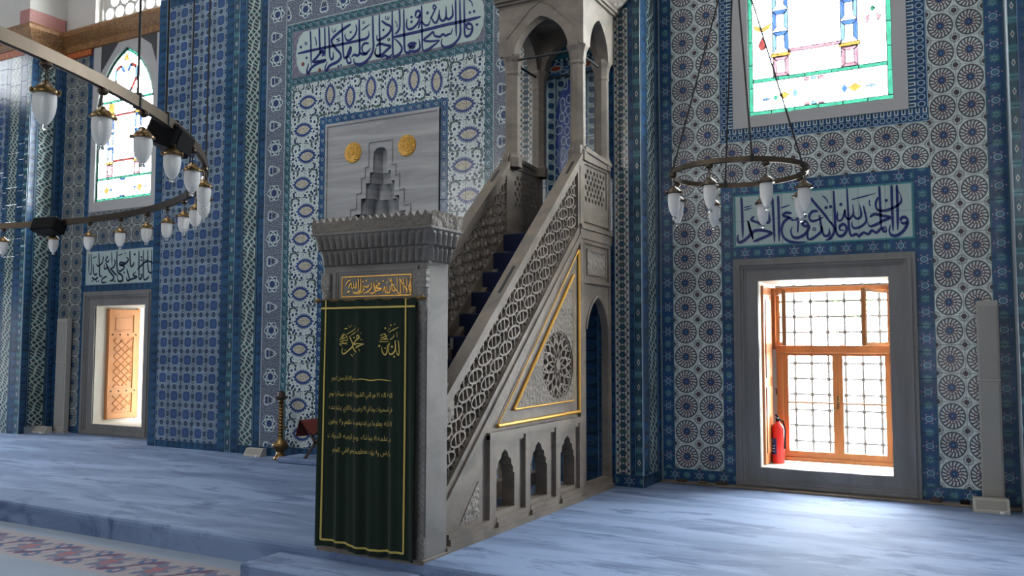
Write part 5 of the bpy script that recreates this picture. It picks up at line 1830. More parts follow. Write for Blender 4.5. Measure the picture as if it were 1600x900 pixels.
    sc2 = MB().bm(bm)
    sc2.build('pierced_screen', MM['minbar'], s_e)
    # scrolled block where the rail dies into the portal
    MB().prism([(FY1, 0.86), (FY1 + 0.16, 0.98), (FY1 + 0.16, 1.12), (FY1 + 0.09, 1.14), (FY1 + 0.09, 1.22), (FY1, 1.24)], [], -0.004, 0.07, mp).build('carved_stop', MM['carved'], s_e)
    # ---- tower side
    t_e = link('tower_side', None, mb_, po)
    ph = arch_pts(8.135, 0.29, 0.125, 1.66, 2.0, 8)
    tw = MB().prism(rect(TY0, TY1, 0.0, 2.70), [ph], 0.0, 0.075, mp)
    tw.build('tower_wall', MM['minbar'], t_e)
    pa = arch_pts(8.135, 0.335, 0.125, 1.66, 2.055, 8)
    mo_ = MB()
    mo_.prism(pa, [[(a, max(b, 0.1251)) for a, b in ph]] if False else [ph[:1] + ph[1:]], -0.001, 0.01, mp) if False else None
    for (o, i, p) in (((TY0 + .07, TY1 - .04, 2.12, 2.56), (TY0 + .11, TY1 - .08, 2.16, 2.52), 0.014), ((TY0 + .16, TY1 - .13, 2.21, 2.47), (TY0 + .18, TY1 - .15, 2.23, 2.45), 0.010)):
        ring_frame(mo_, o, i, -p, 0.01, mp)
    mo_.prism(rect(TY0 - 0.02, TY1, 2.56, 2.66), [], -0.022, 0.02, mp)
    mo_.prism(rect(TY0 - 0.02, TY1, 2.66, 2.70), [], -0.034, 0.02, mp)
    mo_.prism(rect(TY0 - 0.01, TY1, 0.0, 0.05), [], -0.032, 0.02, mp)
    mo_.prism(rect(TY0 - 0.01, TY1, 0.05, 0.11), [], -0.016, 0.02, mp)
    mo_.prism(rect(TY0 - 0.01, TY0 + 0.085, 0.11, 3.50), [], -0.012, 0.06, mp)
    mo_.prism(rect(TY1 - 0.06, TY1, 0.11, 3.42), [], -0.008, 0.06, mp)
    pts_o = ph[1:-1]
    for i in range(len(pts_o) - 1):
        a_, b_ = pts_o[i], pts_o[i + 1]
        mo_.tube([mp(a_[0], a_[1], -0.002), mp(b_[0], b_[1], -0.002)], 0.018, 6)
    mo_.build('tower_moulding', MM['minbar'], t_e)
    MB().prism(rect(TY0 + .18, TY1 - .15, 2.23, 2.45), [], -0.004, 0.01, mp).build('carved_square', MM['carved'], t_e)
    # pierced landing panel
    px = []
    rnd = random.Random(5)
    zz = 2.98
    r_i = 0
    y_a, y_b = TY0 + 0.135, TY1 - 0.115
    while zz < 3.30:
        yy = y_a + 0.02 + (0.045 if r_i % 2 else 0.0)
        while yy < y_b - 0.03:
            aa = 0.024 * rnd.uniform(0.8, 1.05)
            hh2 = 0.030 * rnd.uniform(0.75, 1.05)
            tw_ = rnd.uniform(-0.6, 0.6)
            px.append([(yy + 0.02 + aa * math.cos(q) * math.cos(tw_) - hh2 * math.sin(q) * math.sin(tw_), zz + aa * math.cos(q) * math.sin(tw_) + hh2 * math.sin(q) * math.cos(tw_)) for q in [2 * PI * k / 7 for k in range(7)]])
            yy += 0.084
        zz += 0.058
        r_i += 1
    MB().prism(rect(TY0 + 0.08, TY1 - 0.06, 2.70, 3.36), px, 0.008, 0.05, mp).build('pierced_panel', MM['minbar'], t_e)
    fr_ = MB()
    ring_frame(fr_, (TY0 + 0.085, TY1 - 0.06, 2.74, 3.37), (TY0 + 0.12, TY1 - 0.10, 2.93, 3.33), -0.004, 0.02, mp)
    fr_.prism([(TY0 + 0.085, 3.36), (TY1 - 0.02, 3.36), (TY1 - 0.02, 3.41), (TY0 + 0.085, 3.45)], [], -0.02, 0.06, mp)
    fr_.prism([(TY0 + 0.085, 3.45), (TY1 - 0.01, 3.41), (TY1 - 0.01, 3.45), (TY0 + 0.085, 3.50)], [], -0.034, 0.075, mp)
    fr_.build('panel_moulding', MM['minbar'], t_e)


side(PX1, 1)
side(PX0, -1)

# ---- canopy on four columns
CXL, CXR, CYF, CYB = -4.245, -3.49, 7.80, 8.42
colm = MB().lathe([(0.098, 0.0), (0.098, 0.10), (0.085, 0.13), (0.080, 0.16), (0.077, 0.98), (0.086, 1.0), (0.080, 1.03), (0.092, 1.12), (0.115, 1.17), (0.115, 1.20), (0.0, 1.20)], 8).mesh('column', MM['minbar'])
for x in (CXL, CXR):
    for y in (CYF, CYB):
        link('column', colm, mb_, (x - PC, y - 6.7, 3.36), (0, 0, PI / 8))
cz0, cz1 = 4.54, 5.08
can = MB()
x0, x1, y0, y1 = -4.36, -3.385, 7.705, 8.53
hol = arch_pts((CXL + CXR) / 2, 0.305, cz0 + 0.001, 4.60, 4.905, 10)
hol[0] = (hol[0][0], cz0)
hol[-1] = (hol[-1][0], cz0)


def arch_plate(mb, a0, a1, am, hw, d0, d1, mp):
    h = arch_pts(am, hw, cz0, 4.58, 4.905, 10)
    poly = [(a0, cz0)] + h + [(a1, cz0), (a1, cz1), (a0, cz1)]
    mb.prism(poly, [], d0, d1, mp)


arch_plate(can, x0, x1, (CXL + CXR) / 2, 0.305, y0, y0 + 0.12, XZ)
arch_plate(can, x0, x1, (CXL + CXR) / 2, 0.305, y1 - 0.12, y1, XZ)
arch_plate(can, y0 + 0.12, y1 - 0.12, (y0 + y1) / 2, 0.245, x1, x1 - 0.12, YZ)
arch_plate(can, y0 + 0.12, y1 - 0.12, (y0 + y1) / 2, 0.245, x0 + 0.12, x0, YZ)
part('canopy_arches', can, 'minbar')
for (a0, a1, d, mp) in ((x0, x1, y0, lambda u, v, d: (u, d, v)),):
    ln = MB()
    for pts in ([(-4.27, 4.72), (-3.98, 5.0), (-3.87, 5.055), (-3.76, 5.0), (-3.47, 4.72)],):
        ln.tube([(p[0], y0 - 0.001, p[1]) for p in pts], 0.005, 4)
    part('arch_line', ln, 'minbar')
top = MB()
top.box(x0 + 0.05, x1 - 0.05, y0 + 0.05, y1 - 0.05, 5.0, 5.08)
for (z0, z1, q) in ((5.08, 5.11, 0.03), (5.11, 5.15, 0.05), (5.25, 5.30, 0.14), (5.30, 5.34, 0.17)):
    top.box(x0 - q, x1 + q, y0 - q, min(y1 + q, 8.60), z0, z1, 0.006)
part('canopy_cornice', top, 'minbar')
fz = MB()
b0 = [(x0 - 0.05, y0 - 0.05), (x1 + 0.05, y0 - 0.05), (x1 + 0.05, y1 + 0.03), (x0 - 0.05, y1 + 0.03)]
b1 = [(x0 - 0.14, y0 - 0.14), (x1 + 0.14, y0 - 0.14), (x1 + 0.14, y1 + 0.05), (x0 - 0.14, y1 + 0.05)]
fz.add([(p[0], p[1], 5.15) for p in b0] + [(p[0], p[1], 5.25) for p in b1], [(0, 1, 5, 4), (1, 2, 6, 5), (2, 3, 7, 6), (3, 0, 4, 7), (3, 2, 1, 0), (4, 5, 6, 7)])
part('carved_frieze', fz, 'carved')
sp = MB().lathe([(0.50, 5.34), (0.50, 5.62), (0.44, 5.66), (0.0, 6.9)], 8, (PC, 8.10, 0))
part('spire', sp, 'minbar')
for pts in ([(CXL, y0 + 0.06, 4.50), (CXR, y0 + 0.06, 4.50)], [(CXL, y0 + 0.07, 4.49), (CXL, y1 - 0.07, 4.49)], [(CXR, y0 + 0.07, 4.49), (CXR, y1 - 0.07, 4.49)], [(CXL, y1 - 0.06, 4.50), (CXR, y1 - 0.06, 4.50)]):
    part('tie_rod', MB().tube(pts, 0.013, 8), 'iron')

# ------------------------------------------------------------------ curtain on the pulpit door
import unicodedata
CU0, CU1, CZ0, CZ1 = -4.292, -3.437, 0.0, 1.828
cu = empty('door_curtain', (PC, FY0 - 0.064, 0), 'dark green velvet curtain with gold Arabic embroidery on the pulpit door', 'curtain')
cof = (-PC, -(FY0 - 0.064), 0)


def fold(x, z):
    t = (x - CU0) / (CU1 - CU0)
    k = 0.35 + 0.65 * min(1.0, max(0.0, (CZ1 - z) / 1.2))
    return FY0 - 0.064 - 0.012 * k * (math.sin(t * 2 * PI * 5.2 + 0.6) + 0.6 * math.sin(t * 2 * PI * 9.1 + z * 1.1 + 1.0) + 0.5 * math.sin(t * 2 * PI * 2.1 + 2.0)) - 0.012 * (1 - z / CZ1)


def hem(x):
    t = (x - CU0) / (CU1 - CU0)
    return 0.032 - 0.026 * t + 0.008 * math.sin(t * 9.0)


cl = MB()
NX, NZ = 90, 40
for k in range(NZ + 1):
    for i in range(NX + 1):
        x = CU0 + (CU1 - CU0) * i / NX
        zb = hem(x)
        z = zb + (CZ1 - zb) * k / NZ
        sp_ = (1 - z / CZ1) * 0.02 * (i / NX - 0.3)
        cl.v.append((x + sp_, fold(x, z), z))
for k in range(NZ):
    for i in range(NX):
        a = k * (NX + 1) + i
        cl.f.append((a, a + 1, a + NX + 2, a + NX + 1))
n0 = len(cl.v)
cl.v += [(p[0], p[1] + 0.004, p[2]) for p in cl.v[:n0]]
cl.f += [tuple(n0 + q for q in reversed(f_)) for f_ in cl.f[:]]
cl.build('cloth', MM['green_cloth'], cu, cof, smooth='all', fix=False)
cmap = lambda u, v, d: (u + (1 - v / CZ1) * 0.02 * ((u - CU0) / (CU1 - CU0) - 0.3), fold(u, v) - 0.002 - d, v)
bd = MB()


def braid(p, q, n):
    pen(bd, [(p[0] + (q[0] - p[0]) * i / n, p[1] + (q[1] - p[1]) * i / n) for i in range(n + 1)], 0.013, 0, False, cmap, 0.005, 2)


braid((-4.245, hem(-4.245) + 0.045), (-4.245, 1.826), 24)
braid((-3.525, hem(-3.525) + 0.045), (-3.525, 1.826), 24)
braid((CU0 + 0.004, 1.768), (CU1 - 0.004, 1.768), 60)
pen(bd, [(-4.245 + 0.72 * i / 50, hem(-4.245 + 0.72 * i / 50) + 0.045) for i in range(51)], 0.013, 0, False, cmap, 0.005, 2)
bd.build('gold_braid', MM['gold_thread'], cu, cof)
write('curtain', 0, mp=cmap, th=0.004, keep=lambda x: x < -3.85).build('gold_emblem', MM['gold_thread'], cu, cof)
write('curtain', 0, mp=cmap, th=0.004, keep=lambda x: x >= -3.85).build('gold_emblem', MM['gold_thread'], cu, cof)

FORM = {}
LAM = {}
for cp in range(0xFE80, 0xFEFD):
    d = unicodedata.decomposition(chr(cp)).split()
    if len(d) == 2:
        FORM.setdefault(int(d[1], 16), {})[d[0][1:-1]] = chr(cp)
    elif len(d) == 3:
        LAM.setdefault((int(d[1], 16), int(d[2], 16)), {})[d[0][1:-1]] = chr(cp)


def shape(t):
    """join Arabic letters into their written forms and put them in visual order"""
    out = []
    i = 0
    prev = False
    while i < len(t):
        c = ord(t[i])
        pair = (c, ord(t[i + 1])) if i + 1 < len(t) else None
        if pair in LAM:
            out.append(LAM[pair]['final' if prev else 'isolated'])
            prev = False
            i += 2
            continue
        F = FORM.get(c)
        if not F:
            out.append(t[i])
            prev = False
        else:
            nxt = i + 1 < len(t) and ord(t[i + 1]) in FORM and 'final' in FORM[ord(t[i + 1])] or (i + 2 < len(t) and (ord(t[i + 1]), ord(t[i + 2])) in LAM)
            can = 'initial' in F
            if can and nxt:
                k = 'medial' if prev else 'initial'
                prev = True
            else:
                k = 'final' if prev and 'final' in F else 'isolated'
                prev = False
            out.append(F.get(k, t[i]))
        i += 1
    return ''.join(reversed(out))


def text_mesh(body):
    c = bpy.data.curves.new('line', 'FONT')
    c.body = body
    c.resolution_u = 2
    o = bpy.data.objects.new('line', c)
    COL.objects.link(o)
    dg = bpy.context.evaluated_depsgraph_get()
    me = bpy.data.meshes.new_from_object(o.evaluated_get(dg))
    vs = [v.co.copy() for v in me.vertices]
    fs = [tuple(p.vertices) for p in me.polygons]
    bpy.data.objects.remove(o)
    bpy.data.curves.remove(c)
    bpy.data.meshes.remove(me)
    return vs, fs


LINES = [('\u0628\u0633\u0645 \u0627\u0644\u0644\u0647 \u0627\u0644\u0631\u062d\u0645\u0646 \u0627\u0644\u0631\u062d\u064a\u0645', -4.185, -3.945, 1.225, 0.048),
         ('\u0627\u0644\u0644\u0647 \u0644\u0627 \u0627\u0644\u0647 \u0627\u0644\u0627 \u0647\u0648 \u0627\u0644\u062d\u064a \u0627\u0644\u0642\u064a\u0648\u0645 \u0644\u0627 \u062a\u0627\u062e\u0630\u0647 \u0633\u0646\u0629 \u0648\u0644\u0627 \u0646\u0648\u0645', -4.20, -3.625, 1.105, 0.055),
         ('\u0641\u064a \u0627\u0644\u0633\u0645\u0648\u0627\u062a \u0648\u0645\u0627 \u0641\u064a \u0627\u0644\u0627\u0631\u0636 \u0645\u0646 \u0630\u0627 \u0627\u0644\u0630\u064a \u064a\u0634\u0641\u0639 \u0639\u0646\u062f\u0647', -4.20, -3.625, 1.005, 0.055),
         ('\u0627\u0644\u0627 \u0628\u0627\u0630\u0646\u0647 \u064a\u0639\u0644\u0645 \u0645\u0627 \u0628\u064a\u0646 \u0627\u064a\u062f\u064a\u0647\u0645 \u0648\u0645\u0627 \u062e\u0644\u0641\u0647\u0645 \u0648\u0644\u0627 \u064a\u062d\u064a\u0637\u0648\u0646', -4.20, -3.625, 0.905, 0.055),
         ('\u0645\u0646 \u0639\u0644\u0645\u0647 \u0627\u0644\u0627 \u0628\u0645\u0627 \u0634\u0627\u0621 \u0648\u0633\u0639 \u0643\u0631\u0633\u064a\u0647 \u0627\u0644\u0633\u0645\u0648\u0627\u062a', -4.205, -3.63, 0.80, 0.055),
         ('\u0648\u0627\u0644\u0627\u0631\u0636 \u0648\u0644\u0627 \u064a\u0624\u062f\u0647 \u062d\u0641\u0638\u0647\u0645\u0627 \u0648\u0647\u0648 \u0627\u0644\u0639\u0644\u064a \u0627\u0644\u0639\u0638\u064a\u0645', -4.17, -3.635, 0.70, 0.055)]
tx = MB()
for (t, a, b, z, hgt) in LINES:
    vs, fs = text_mesh(shape(t))
    if not vs:
        continue
    xa, xb = min(v.x for v in vs), max(v.x for v in vs)
    za, zb = min(v.y for v in vs), max(v.y for v in vs)
    tx.add([cmap(a + (v.x - xa) / (xb - xa) * (b - a), z + (v.y - za) / (zb - za) * hgt, 0.003) for v in vs], fs)
pen(tx, [(-3.945 + 0.31 * i / 12, 1.247 + 0.004 * math.sin(i)) for i in range(13)], 0.007, 0, True, cmap, 0.003, 2)
tx.build('embroidered_verses', MM['gold_thread'], cu, cof, fix=False)
rod = MB().tube([(CU0 - 0.015, FY0 - 0.055, 1.825), (CU1 + 0.02, FY0 - 0.055, 1.825)], 0.010, 8)
rod.build('rod', MM['brass'], cu, cof)
fin = MB().lathe([(0.0, -0.004), (0.013, 0.0), (0.008, 0.010), (0.020, 0.024), (0.020, 0.034), (0.006, 0.046), (0.010, 0.054), (0.0, 0.066)], 10).mesh('finial', MM['brass'], True)
link('finial', fin, cu, (CU1 + 0.02 - PC, 0.009, 1.825), (0, PI / 2, 0))
link('finial', fin, cu, (CU0 - 0.015 - PC, 0.009, 1.825), (0, -PI / 2, 0))

# ------------------------------------------------------------------ ring chandeliers
CEIL = ROOM['z1']


def lamp_meshes(s, sx=1.0, gz=1.0):
    hook = MB().lathe([(0.0, 0.0), (0.026, -0.004), (0.030, -0.022), (0.016, -0.034), (0.0, -0.036)], 10)
    for k in range(3):
        a = 2 * PI * k / 3
        hook.tube([(0.010 * math.cos(a), 0.010 * math.sin(a), -0.034), (0.030 * math.cos(a), 0.030 * math.sin(a), -0.108)], 0.0022, 4)
    hook.tube([(0, 0, -0.034), (0, 0, -0.10)], 0.003, 4)
    cap = MB().lathe([(0.0, -0.092), (0.012, -0.096), (0.018, -0.106), (0.034, -0.118), (0.050, -0.136), (0.054, -0.146), (0.066, -0.149), (0.066, -0.158), (0.054, -0.162), (0.0, -0.162)], 16)
    for k in range(3):
        a = 2 * PI * k / 3 + 0.5
        cap.lathe([(0.0, -0.166), (0.008, -0.160), (0.010, -0.152), (0.008, -0.144), (0.0, -0.138)], 6, (0.068 * math.cos(a), 0.068 * math.sin(a), 0))
    glass = MB().lathe([(0.050, -0.158), (0.053, -0.176), (0.053, -0.205), (0.049, -0.236), (0.040, -0.262), (0.027, -0.282), (0.018, -0.292), (0.0, -0.292)], 16)
    tip = MB().lathe([(0.016, -0.290), (0.014, -0.298), (0.019, -0.308), (0.017, -0.316), (0.0, -0.320)], 10)
    glass.v = [(p[0] * sx, p[1] * sx, -0.158 + (p[2] + 0.158) * gz) for p in glass.v]
    tip.v = [(p[0], p[1], p[2] - 0.134 * (gz - 1)) for p in tip.v]
    for m in (hook, cap, glass, tip):
        m.v = [(p[0] * s, p[1] * s, p[2] * s) for p in m.v]
    return hook.mesh('lamp', MM['bronze']), cap.mesh('cap', MM['brass' if sx == 1.0 else 'bronze'], True), glass.mesh('glass', MM['frost'], True), tip.mesh('glass_tip', MM['clear'], True)


def chandelier(label, cx, cy, z, rad, h, t, angles, cables, hub, s):
    e = empty('ring_chandelier', (cx, cy, z), label, 'chandelier')
    n = 180 if rad > 2 else 96
    rg = MB()
    prof = [(rad - t, -h / 2), (rad - t * 0.4, -h / 2 - 0.004), (rad + t * 0.4, -h / 2 - 0.004), (rad + t, -h / 2), (rad + t, h / 2), (rad - t, h / 2), (rad - t, -h / 2)]
    rg.lathe(prof, n)
    rg.build('ring', MM['bronze'], e, smooth=True)
    hook, cap, glass, tip = lamp_meshes(s, 1.0 if rad > 2 else 0.9, 1.1 if rad > 2 else 1.3)
    for a in angles:
        a = math.radians(a)
        l = link('lamp', hook, e, (rad * math.cos(a), rad * math.sin(a), -h / 2), (0, 0, a * 7))
        link('cap', cap, l)
        link('glass', glass, l)
        link('glass_tip', tip, l)
    for a in cables:
        a = math.radians(a)
        p = (rad * math.cos(a), rad * math.sin(a), h / 2 - 0.01)
        q = (p[0], p[1], CEIL - z) if hub is None else (0, 0, hub - z)
        MB().tube([p, q], 0.007 if rad > 2 else 0.0065, 6).build('cable', MM['cable'], e)
        cpl = MB().box(-t * 1.4, t * 1.4, -0.012, 0.012, -h / 2 - 0.006, h / 2 + 0.02, 0.003)
        cpl.build('clamp', MM['iron'], e, (rad * math.cos(a), rad * math.sin(a), 0), (0, 0, a))
    if hub is not None:
        MB().tube([(0, 0, hub - z - 0.02), (0, 0, CEIL - z)], 0.007, 6).build('cable', MM['cable'], e)
        MB().lathe([(0.0, -0.03), (0.02, -0.02), (0.025, 0.0), (0.012, 0.03), (0.0, 0.032)], 10, (0, 0, hub - z)).build('cable_hub', MM['iron'], e)
    return e


small = chandelier('small bronze ring chandelier with eight glass lamps hanging before the right window bay', -1.55, 6.41, 2.80, 0.50, 0.035, 0.012,
                   [-53.9 + 45 * k for k in range(8)], (-148, -65, 25, 115), 4.6, 0.96)
large = chandelier('huge bronze ring chandelier with many glass lamps crossing the upper left corner', -8.24, 0.84, 2.80, 4.82, 0.060, 0.016,
                   [2.5, 7.8, 12.8, 17.6, 22.5, 27.4, 32.5, 38, 45, 52, 58.5, 64, 69.8, 75.6, 82, 88.7, 95.4, 104, 111, 118], (10.6, 26.5, 31.0, 49.0, 62.0, 108.0), None, 0.94)
for (a, dz) in ((34.0, 0.0), (95.5, 0.0)):
    a = math.radians(a)
    fl = MB().box(-0.17, 0.17, -0.09, 0.09, -0.10, 0.05, 0.015)
    fl.box(-0.14, 0.14, -0.102, -0.085, -0.08, 0.03, 0.004)
    fl.tube([(0.0, -0.02, 0.04), (0.0, 0.0, 0.09)], 0.012, 6)
    o = fl.build('floodlight', MM['black'], large, (4.82 * math.cos(a) * 0.99, 4.82 * math.sin(a) * 0.99, -0.02), (0.35, 0, a + PI / 2))
wire = [(4.82 * math.cos(math.radians(10.4)), 4.82 * math.sin(math.radians(10.4)), 0.03), (4.79 * math.cos(math.radians(10.3)), 4.79 * math.sin(math.radians(10.3)), -0.30), (4.76 * math.cos(math.radians(10.0)), 4.76 * math.sin(math.radians(10.0)), -0.72)]
MB().tube(wire, 0.004, 5).build('loose_wire', MM['cable'], large)

# ------------------------------------------------------------------ things standing on the carpet


def column_speaker(x, y, w, d, h, label):
    e = empty('column_speaker', (x, y, 0), label, 'speaker', 'beige column speakers')
    MB().box(-w / 2, w / 2, -d / 2, d / 2, 0.02, h, 0.008).build('cabinet', MM['beige'], e)
    MB().box(-w * 0.42, w * 0.42, -d / 2 - 0.006, -d / 2 + 0.01, h * 0.62, h - 0.05, 0.003).build('grille', MM['beige_mesh'], e)
    MB().box(-w * 0.42, w * 0.42, -d / 2 - 0.006, -d / 2 + 0.01, 0.12, h * 0.615 - 0.01, 0.003).build('grille', MM['beige_mesh'], e)
    MB().box(-w * 0.5, w * 0.5, -d / 2 - 0.008, -d / 2 + 0.01, h * 0.617 - 0.005, h * 0.617 + 0.005).build('trim_strip', MM['offwhite'], e)
    MB().box(-w * 0.7, w * 0.7, -d * 0.7, d * 0.5, 0.0, 0.02, 0.004).build('base_plate', MM['beige'], e)
    return e


column_speaker(0.095, 9.115, 0.185, 0.10, 1.92, 'tall beige column speaker against the tiles right of the right window')
column_speaker(-13.66, 9.115, 0.27, 0.10, 1.93, 'tall beige column speaker against the grey medallion tiles at far left')


def wedge_box(x, y, w, d, h, label, rz=0.0):
    e = empty('wedge_monitor', (x, y, 0), label, 'speaker', 'small wedge boxes along the wall', rz)
    b = MB().prism([(-d / 2, 0.0), (d / 2, 0.0), (d / 2, h), (-d / 2 + 0.055, h), (-d / 2, 0.02)], [], -w / 2, w / 2, lambda u, v, dd: (dd, u, v))
    b.build('body', MM['offwhite'], e)
    f0, f1 = Vector((0, -d / 2, 0.02)), Vector((0, -d / 2 + 0.055, h))
    n = Vector((0, -(f1 - f0).z, (f1 - f0).y)).normalized() * 0.004
    g_ = MB()
    pts = []
    for s_, t_ in ((-0.42, 0.15), (0.42, 0.15), (0.42, 0.88), (-0.42, 0.88)):
        p = f0 + (f1 - f0) * t_
        pts.append(Vector((s_ * w, p.y, p.z)))
    g_.add([p + n for p in pts] + [p - n for p in pts], [(0, 1, 2, 3), (0, 1, 5, 4), (1, 2, 6, 5), (2, 3, 7, 6), (3, 0, 4, 7)])
    g_.build('grille', MM['beige_mesh'], e)
    MB().box(w * 0.22, w * 0.34, -d / 2 - 0.012, -d / 2 + 0.01, 0.0, 0.022, 0.003).build('foot', MM['white'], e)
    return e


wedge_box(-8.56, 8.50, 0.30, 0.12, 0.105, 'small off-white wedge box beside the brass candlestick')
wedge_box(0.07, 8.93, 0.29, 0.16, 0.12, 'small off-white wedge box at the foot of the right column speaker', 0.05)
wedge_box(-13.93, 8.93, 0.42, 0.14, 0.11, 'small off-white wedge box at the foot of the far left column speaker')

cd = empty('candlestick', (-8.03, 8.42, 0), 'tall turned brass candlestick in front of the palmette tiles', 'candlestick')
MB().lathe([(0.0, 0.0), (0.085, 0.0), (0.088, 0.02), (0.07, 0.05), (0.055, 0.075), (0.05, 0.10), (0.075, 0.13), (0.10, 0.165), (0.105, 0.19), (0.09, 0.22), (0.05, 0.25), (0.042, 0.27), (0.0, 0.27)], 20).build('base', MM['brass'], cd, smooth=True)
pr_ = [(0.0, 0.26)]
z = 0.26
while z < 0.76:
    pr_ += [(0.030, z), (0.042, z + 0.014), (0.030, z + 0.028)]
    z += 0.042
pr_ += [(0.030, 0.78), (0.0, 0.78)]
MB().lathe(pr_, 16).build('stem', MM['brass'], cd, smooth=True)
MB().lathe([(0.0, 0.77), (0.05, 0.775), (0.085, 0.80), (0.088, 0.82), (0.05, 0.825), (0.042, 0.88), (0.046, 0.885), (0.03, 0.885), (0.03, 0.84), (0.0, 0.84)], 18).build('drip_pan', MM['wood_dark'], cd, smooth=True)
MB().tube([(0.03, 0, 0.42), (0.08, -0.02, 0.41), (0.12, -0.02, 0.43)], 0.014, 8).build('arm', MM['brass'], cd)

ds = MB().box(-7.85, -5.35, 8.16, YM - 0.02, 0.0, 0.07, 0.02)
props(ds.build('carpeted_dais', MM['carpet']), 'low blue carpeted dais at the foot of the marble niche', 'dais')
bs = empty('book_stand', (-7.26, 8.36, 0.07), 'folding wooden book stand draped with a dark red cloth on the dais', 'book stand')
for sgn in (-1, 1):
    for yy in (-0.15, 0.13):
        bd2 = MB()
        bd2.add([(sgn * -0.19, yy, 0.0), (sgn * -0.15, yy, 0.0), (sgn * 0.22, yy, 0.46), (sgn * 0.19, yy, 0.47), (sgn * -0.19, yy + 0.02, 0.0), (sgn * -0.15, yy + 0.02, 0.0), (sgn * 0.22, yy + 0.02, 0.46), (sgn * 0.19, yy + 0.02, 0.47)],
                [(0, 1, 2, 3), (7, 6, 5, 4), (0, 1, 5, 4), (1, 2, 6, 5), (2, 3, 7, 6), (3, 0, 4, 7)])
        bd2.build('leg', MM['wood_dark'], bs)
cth = MB()
sec = [(-0.27, 0.275), (-0.235, 0.40), (-0.20, 0.475), (-0.10, 0.385), (-0.02, 0.315), (0.03, 0.31), (0.10, 0.375), (0.20, 0.475), (0.235, 0.48), (0.25, 0.40)]
sec = catmull(sec, 4)
for yy in (-0.20, -0.19, 0.0, 0.17, 0.18):
    for (x, z) in sec:
        cth.v.append((x, yy, z + 0.006 * math.sin(x * 30 + yy * 20)))
m_ = len(sec)
for k in range(4):
    for i in range(m_ - 1):
        a = k * m_ + i
        cth.f.append((a, a + 1, a + m_ + 1, a + m_))
n0 = len(cth.v)
cth.v += [(p[0], p[1], p[2] + 0.008) for p in cth.v[:n0]]
cth.f += [tuple(n0 + q for q in reversed(f_)) for f_ in cth.f[:]]
cth.build('cloth', MM['red_cloth'], bs, smooth='all', fix=False)

fe = empty('fire_extinguisher', (-1.925, 9.58, RO[2] + 0.004), 'red fire extinguisher standing on the sill of the right window', 'extinguisher')
MB().lathe([(0.0, 0.0), (0.058, 0.0), (0.066, 0.012), (0.066, 0.36), (0.058, 0.395), (0.035, 0.425), (0.022, 0.435), (0.022, 0.45), (0.0, 0.45)], 20).build('cylinder', MM['red'], fe, smooth=True)
vl = MB().lathe([(0.0, 0.445), (0.020, 0.445), (0.020, 0.49), (0.0, 0.49)], 10)
vl.box(-0.012, 0.012, -0.075, 0.03, 0.478, 0.492, 0.003)
vl.add([(-0.012, -0.08, 0.52), (0.012, -0.08, 0.52), (0.012, 0.025, 0.49), (-0.012, 0.025, 0.49), (-0.012, -0.08, 0.53), (0.012, -0.08, 0.53), (0.012, 0.025, 0.50), (-0.012, 0.025, 0.50)], [(0, 1, 2, 3), (4, 5, 6, 7), (0, 1, 5, 4), (1, 2, 6, 5), (2, 3, 7, 6), (3, 0, 4, 7)])
vl.build('valve', MM['black'], fe)
MB().tube([(0.018, 0, 0.47), (0.06, -0.01, 0.45), (0.078, -0.01, 0.36), (0.074, -0.01, 0.16)], 0.010, 8).build('hose', MM['black'], fe)
lb = MB().lathe([(0.0672, 0.10), (0.0672, 0.27)], 10, (0, 0, 0), -PI * 0.98, -PI * 0.52)
lb.build('label', MM['label_blue'], fe)
lw = MB()
for zz in (0.125, 0.155, 0.185, 0.225, 0.245):
    lw.lathe([(0.0678, zz), (0.0678, zz + 0.010)], 8, (0, 0, 0), -PI * 0.92, -PI * (0.60 + 0.1 * (zz > 0.2)))
lw.build('label_print', MM['white'], fe)

# small loose things on the ledge at the foot of the right bay
for i, (x, w_, h_, m_) in enumerate(((-2.86, 0.10, 0.025, 'wood_dark'), (-2.62, 0.07, 0.02, 'brass'), (-2.42, 0.12, 0.03, 'wood_dark'), (-0.38, 0.09, 0.035, 'wood_dark'), (-0.14, 0.08, 0.035, 'black'))):
    o = MB().box(x - w_ / 2, x + w_ / 2, YW - 0.11, YW - 0.05, 0.022, 0.022 + h_, 0.006)
    o.box(x - w_ * 0.3, x + w_ * 0.3, YW - 0.115, YW - 0.09, 0.024, 0.022 + h_ * 0.6, 0.003)
    props(o.build('ledge_block', MM[m_]), ['flat dark wooden block on the ledge near the corner left of the right window', 'small brown block on the ledge, second from the corner left of the right window', 'long dark block on the ledge beside the right window frame', 'dark wooden block on the ledge just right of the right window frame', 'black block on the ledge next to the right column speaker'][i], 'block', 'loose blocks on the ledge')

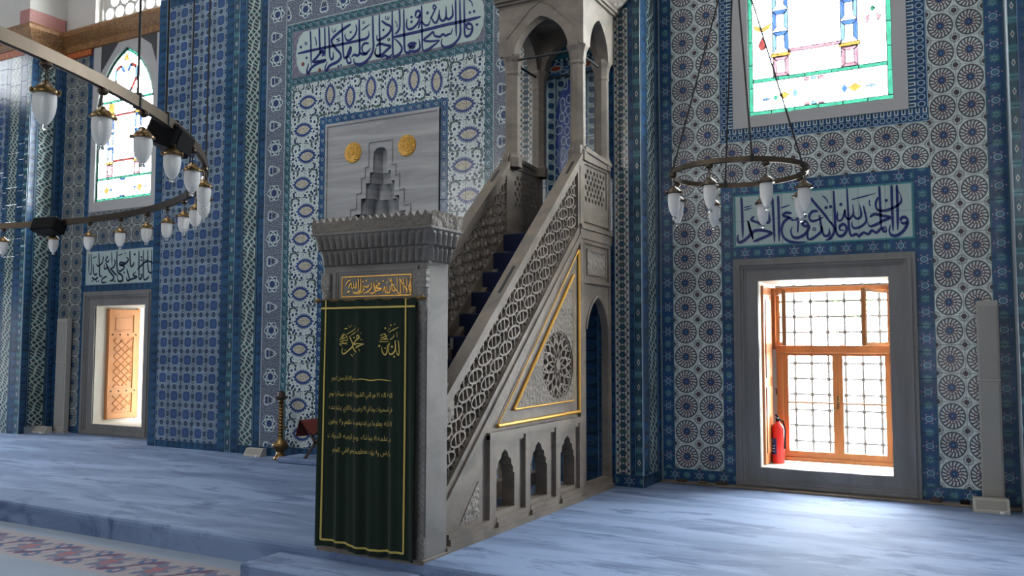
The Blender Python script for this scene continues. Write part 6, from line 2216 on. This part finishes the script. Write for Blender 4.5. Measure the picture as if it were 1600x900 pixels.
# ------------------------------------------------------------------ outside the windows
struct('ground', MB().box(-40, 20, 10.2, 60, -0.75, -0.6), MM['paving'])
hs = empty('house', (-6.4, 22, -0.6), 'pale neighbouring house with a clay roof seen through the right window', 'house')
MB().box(-4.5, 1.9, 0, 6, 0, 2.9).build('wall', MM['house'], hs)
MB().add([(-4.8, -0.4, 2.9), (2.2, -0.4, 2.9), (2.2, 6.4, 2.9), (-4.8, 6.4, 2.9), (-3.0, 3, 4.6), (0.6, 3, 4.6)], [(0, 1, 5, 4), (2, 3, 4, 5), (1, 2, 5), (3, 0, 4), (3, 2, 1, 0)]).build('roof', MM['roof'], hs)
for x in (-3.4, -1.6, 0.3):
    wnd = MB()
    ring_frame(wnd, (x, x + 0.9, 1.0, 2.2), (x + 0.08, x + 0.82, 1.08, 2.12), -0.05, 0.02, XZ)
    wo = wnd.build('window', MM['plaster'], hs)
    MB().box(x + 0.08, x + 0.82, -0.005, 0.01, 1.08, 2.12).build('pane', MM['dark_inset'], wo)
tr_ = empty('tree', (-4.0, 30.5, -0.6), 'leafy green tree outside the right window', 'tree')
MB().tube([(0, 0, 0), (0.05, 0, 1.8), (0.0, 0.05, 3.0)], [0.16, 0.12, 0.07], 8).build('trunk', MM['wood_dark'], tr_)
lf = MB()
rn = random.Random(3)
for i in range(700):
    a, b, c = rn.gauss(0, 0.55), rn.gauss(0, 0.55), rn.gauss(0, 0.6)
    p = Vector((a, b, 3.6 + c))
    d1 = Vector((rn.uniform(-1, 1), rn.uniform(-1, 1), rn.uniform(-1, 1))).normalized() * 0.13
    d2 = d1.cross(Vector((rn.uniform(-1, 1), rn.uniform(-1, 1), 1))).normalized() * 0.07
    lf.add([p - d1, p + d2, p + d1, p - d2], [(0, 1, 2, 3)])
lf.build('foliage', MM['leaf'], tr_, fix=False)
gw = empty('sky_block_wall', (-17.5, 10.95, -0.6), 'cream rendered wall added outside the window with the carved shutter to block sky', 'wall')  # added wall, keeps direct sky light off the left shutter
MB().box(-9, 7.3, 0, 0.35, 0, 4.6).build('wall_face', MM['jamb'], gw)
MB().box(-9.1, 7.4, -0.06, 0.43, 4.6, 4.70, 0.02).build('coping', MM['plaster'], gw)
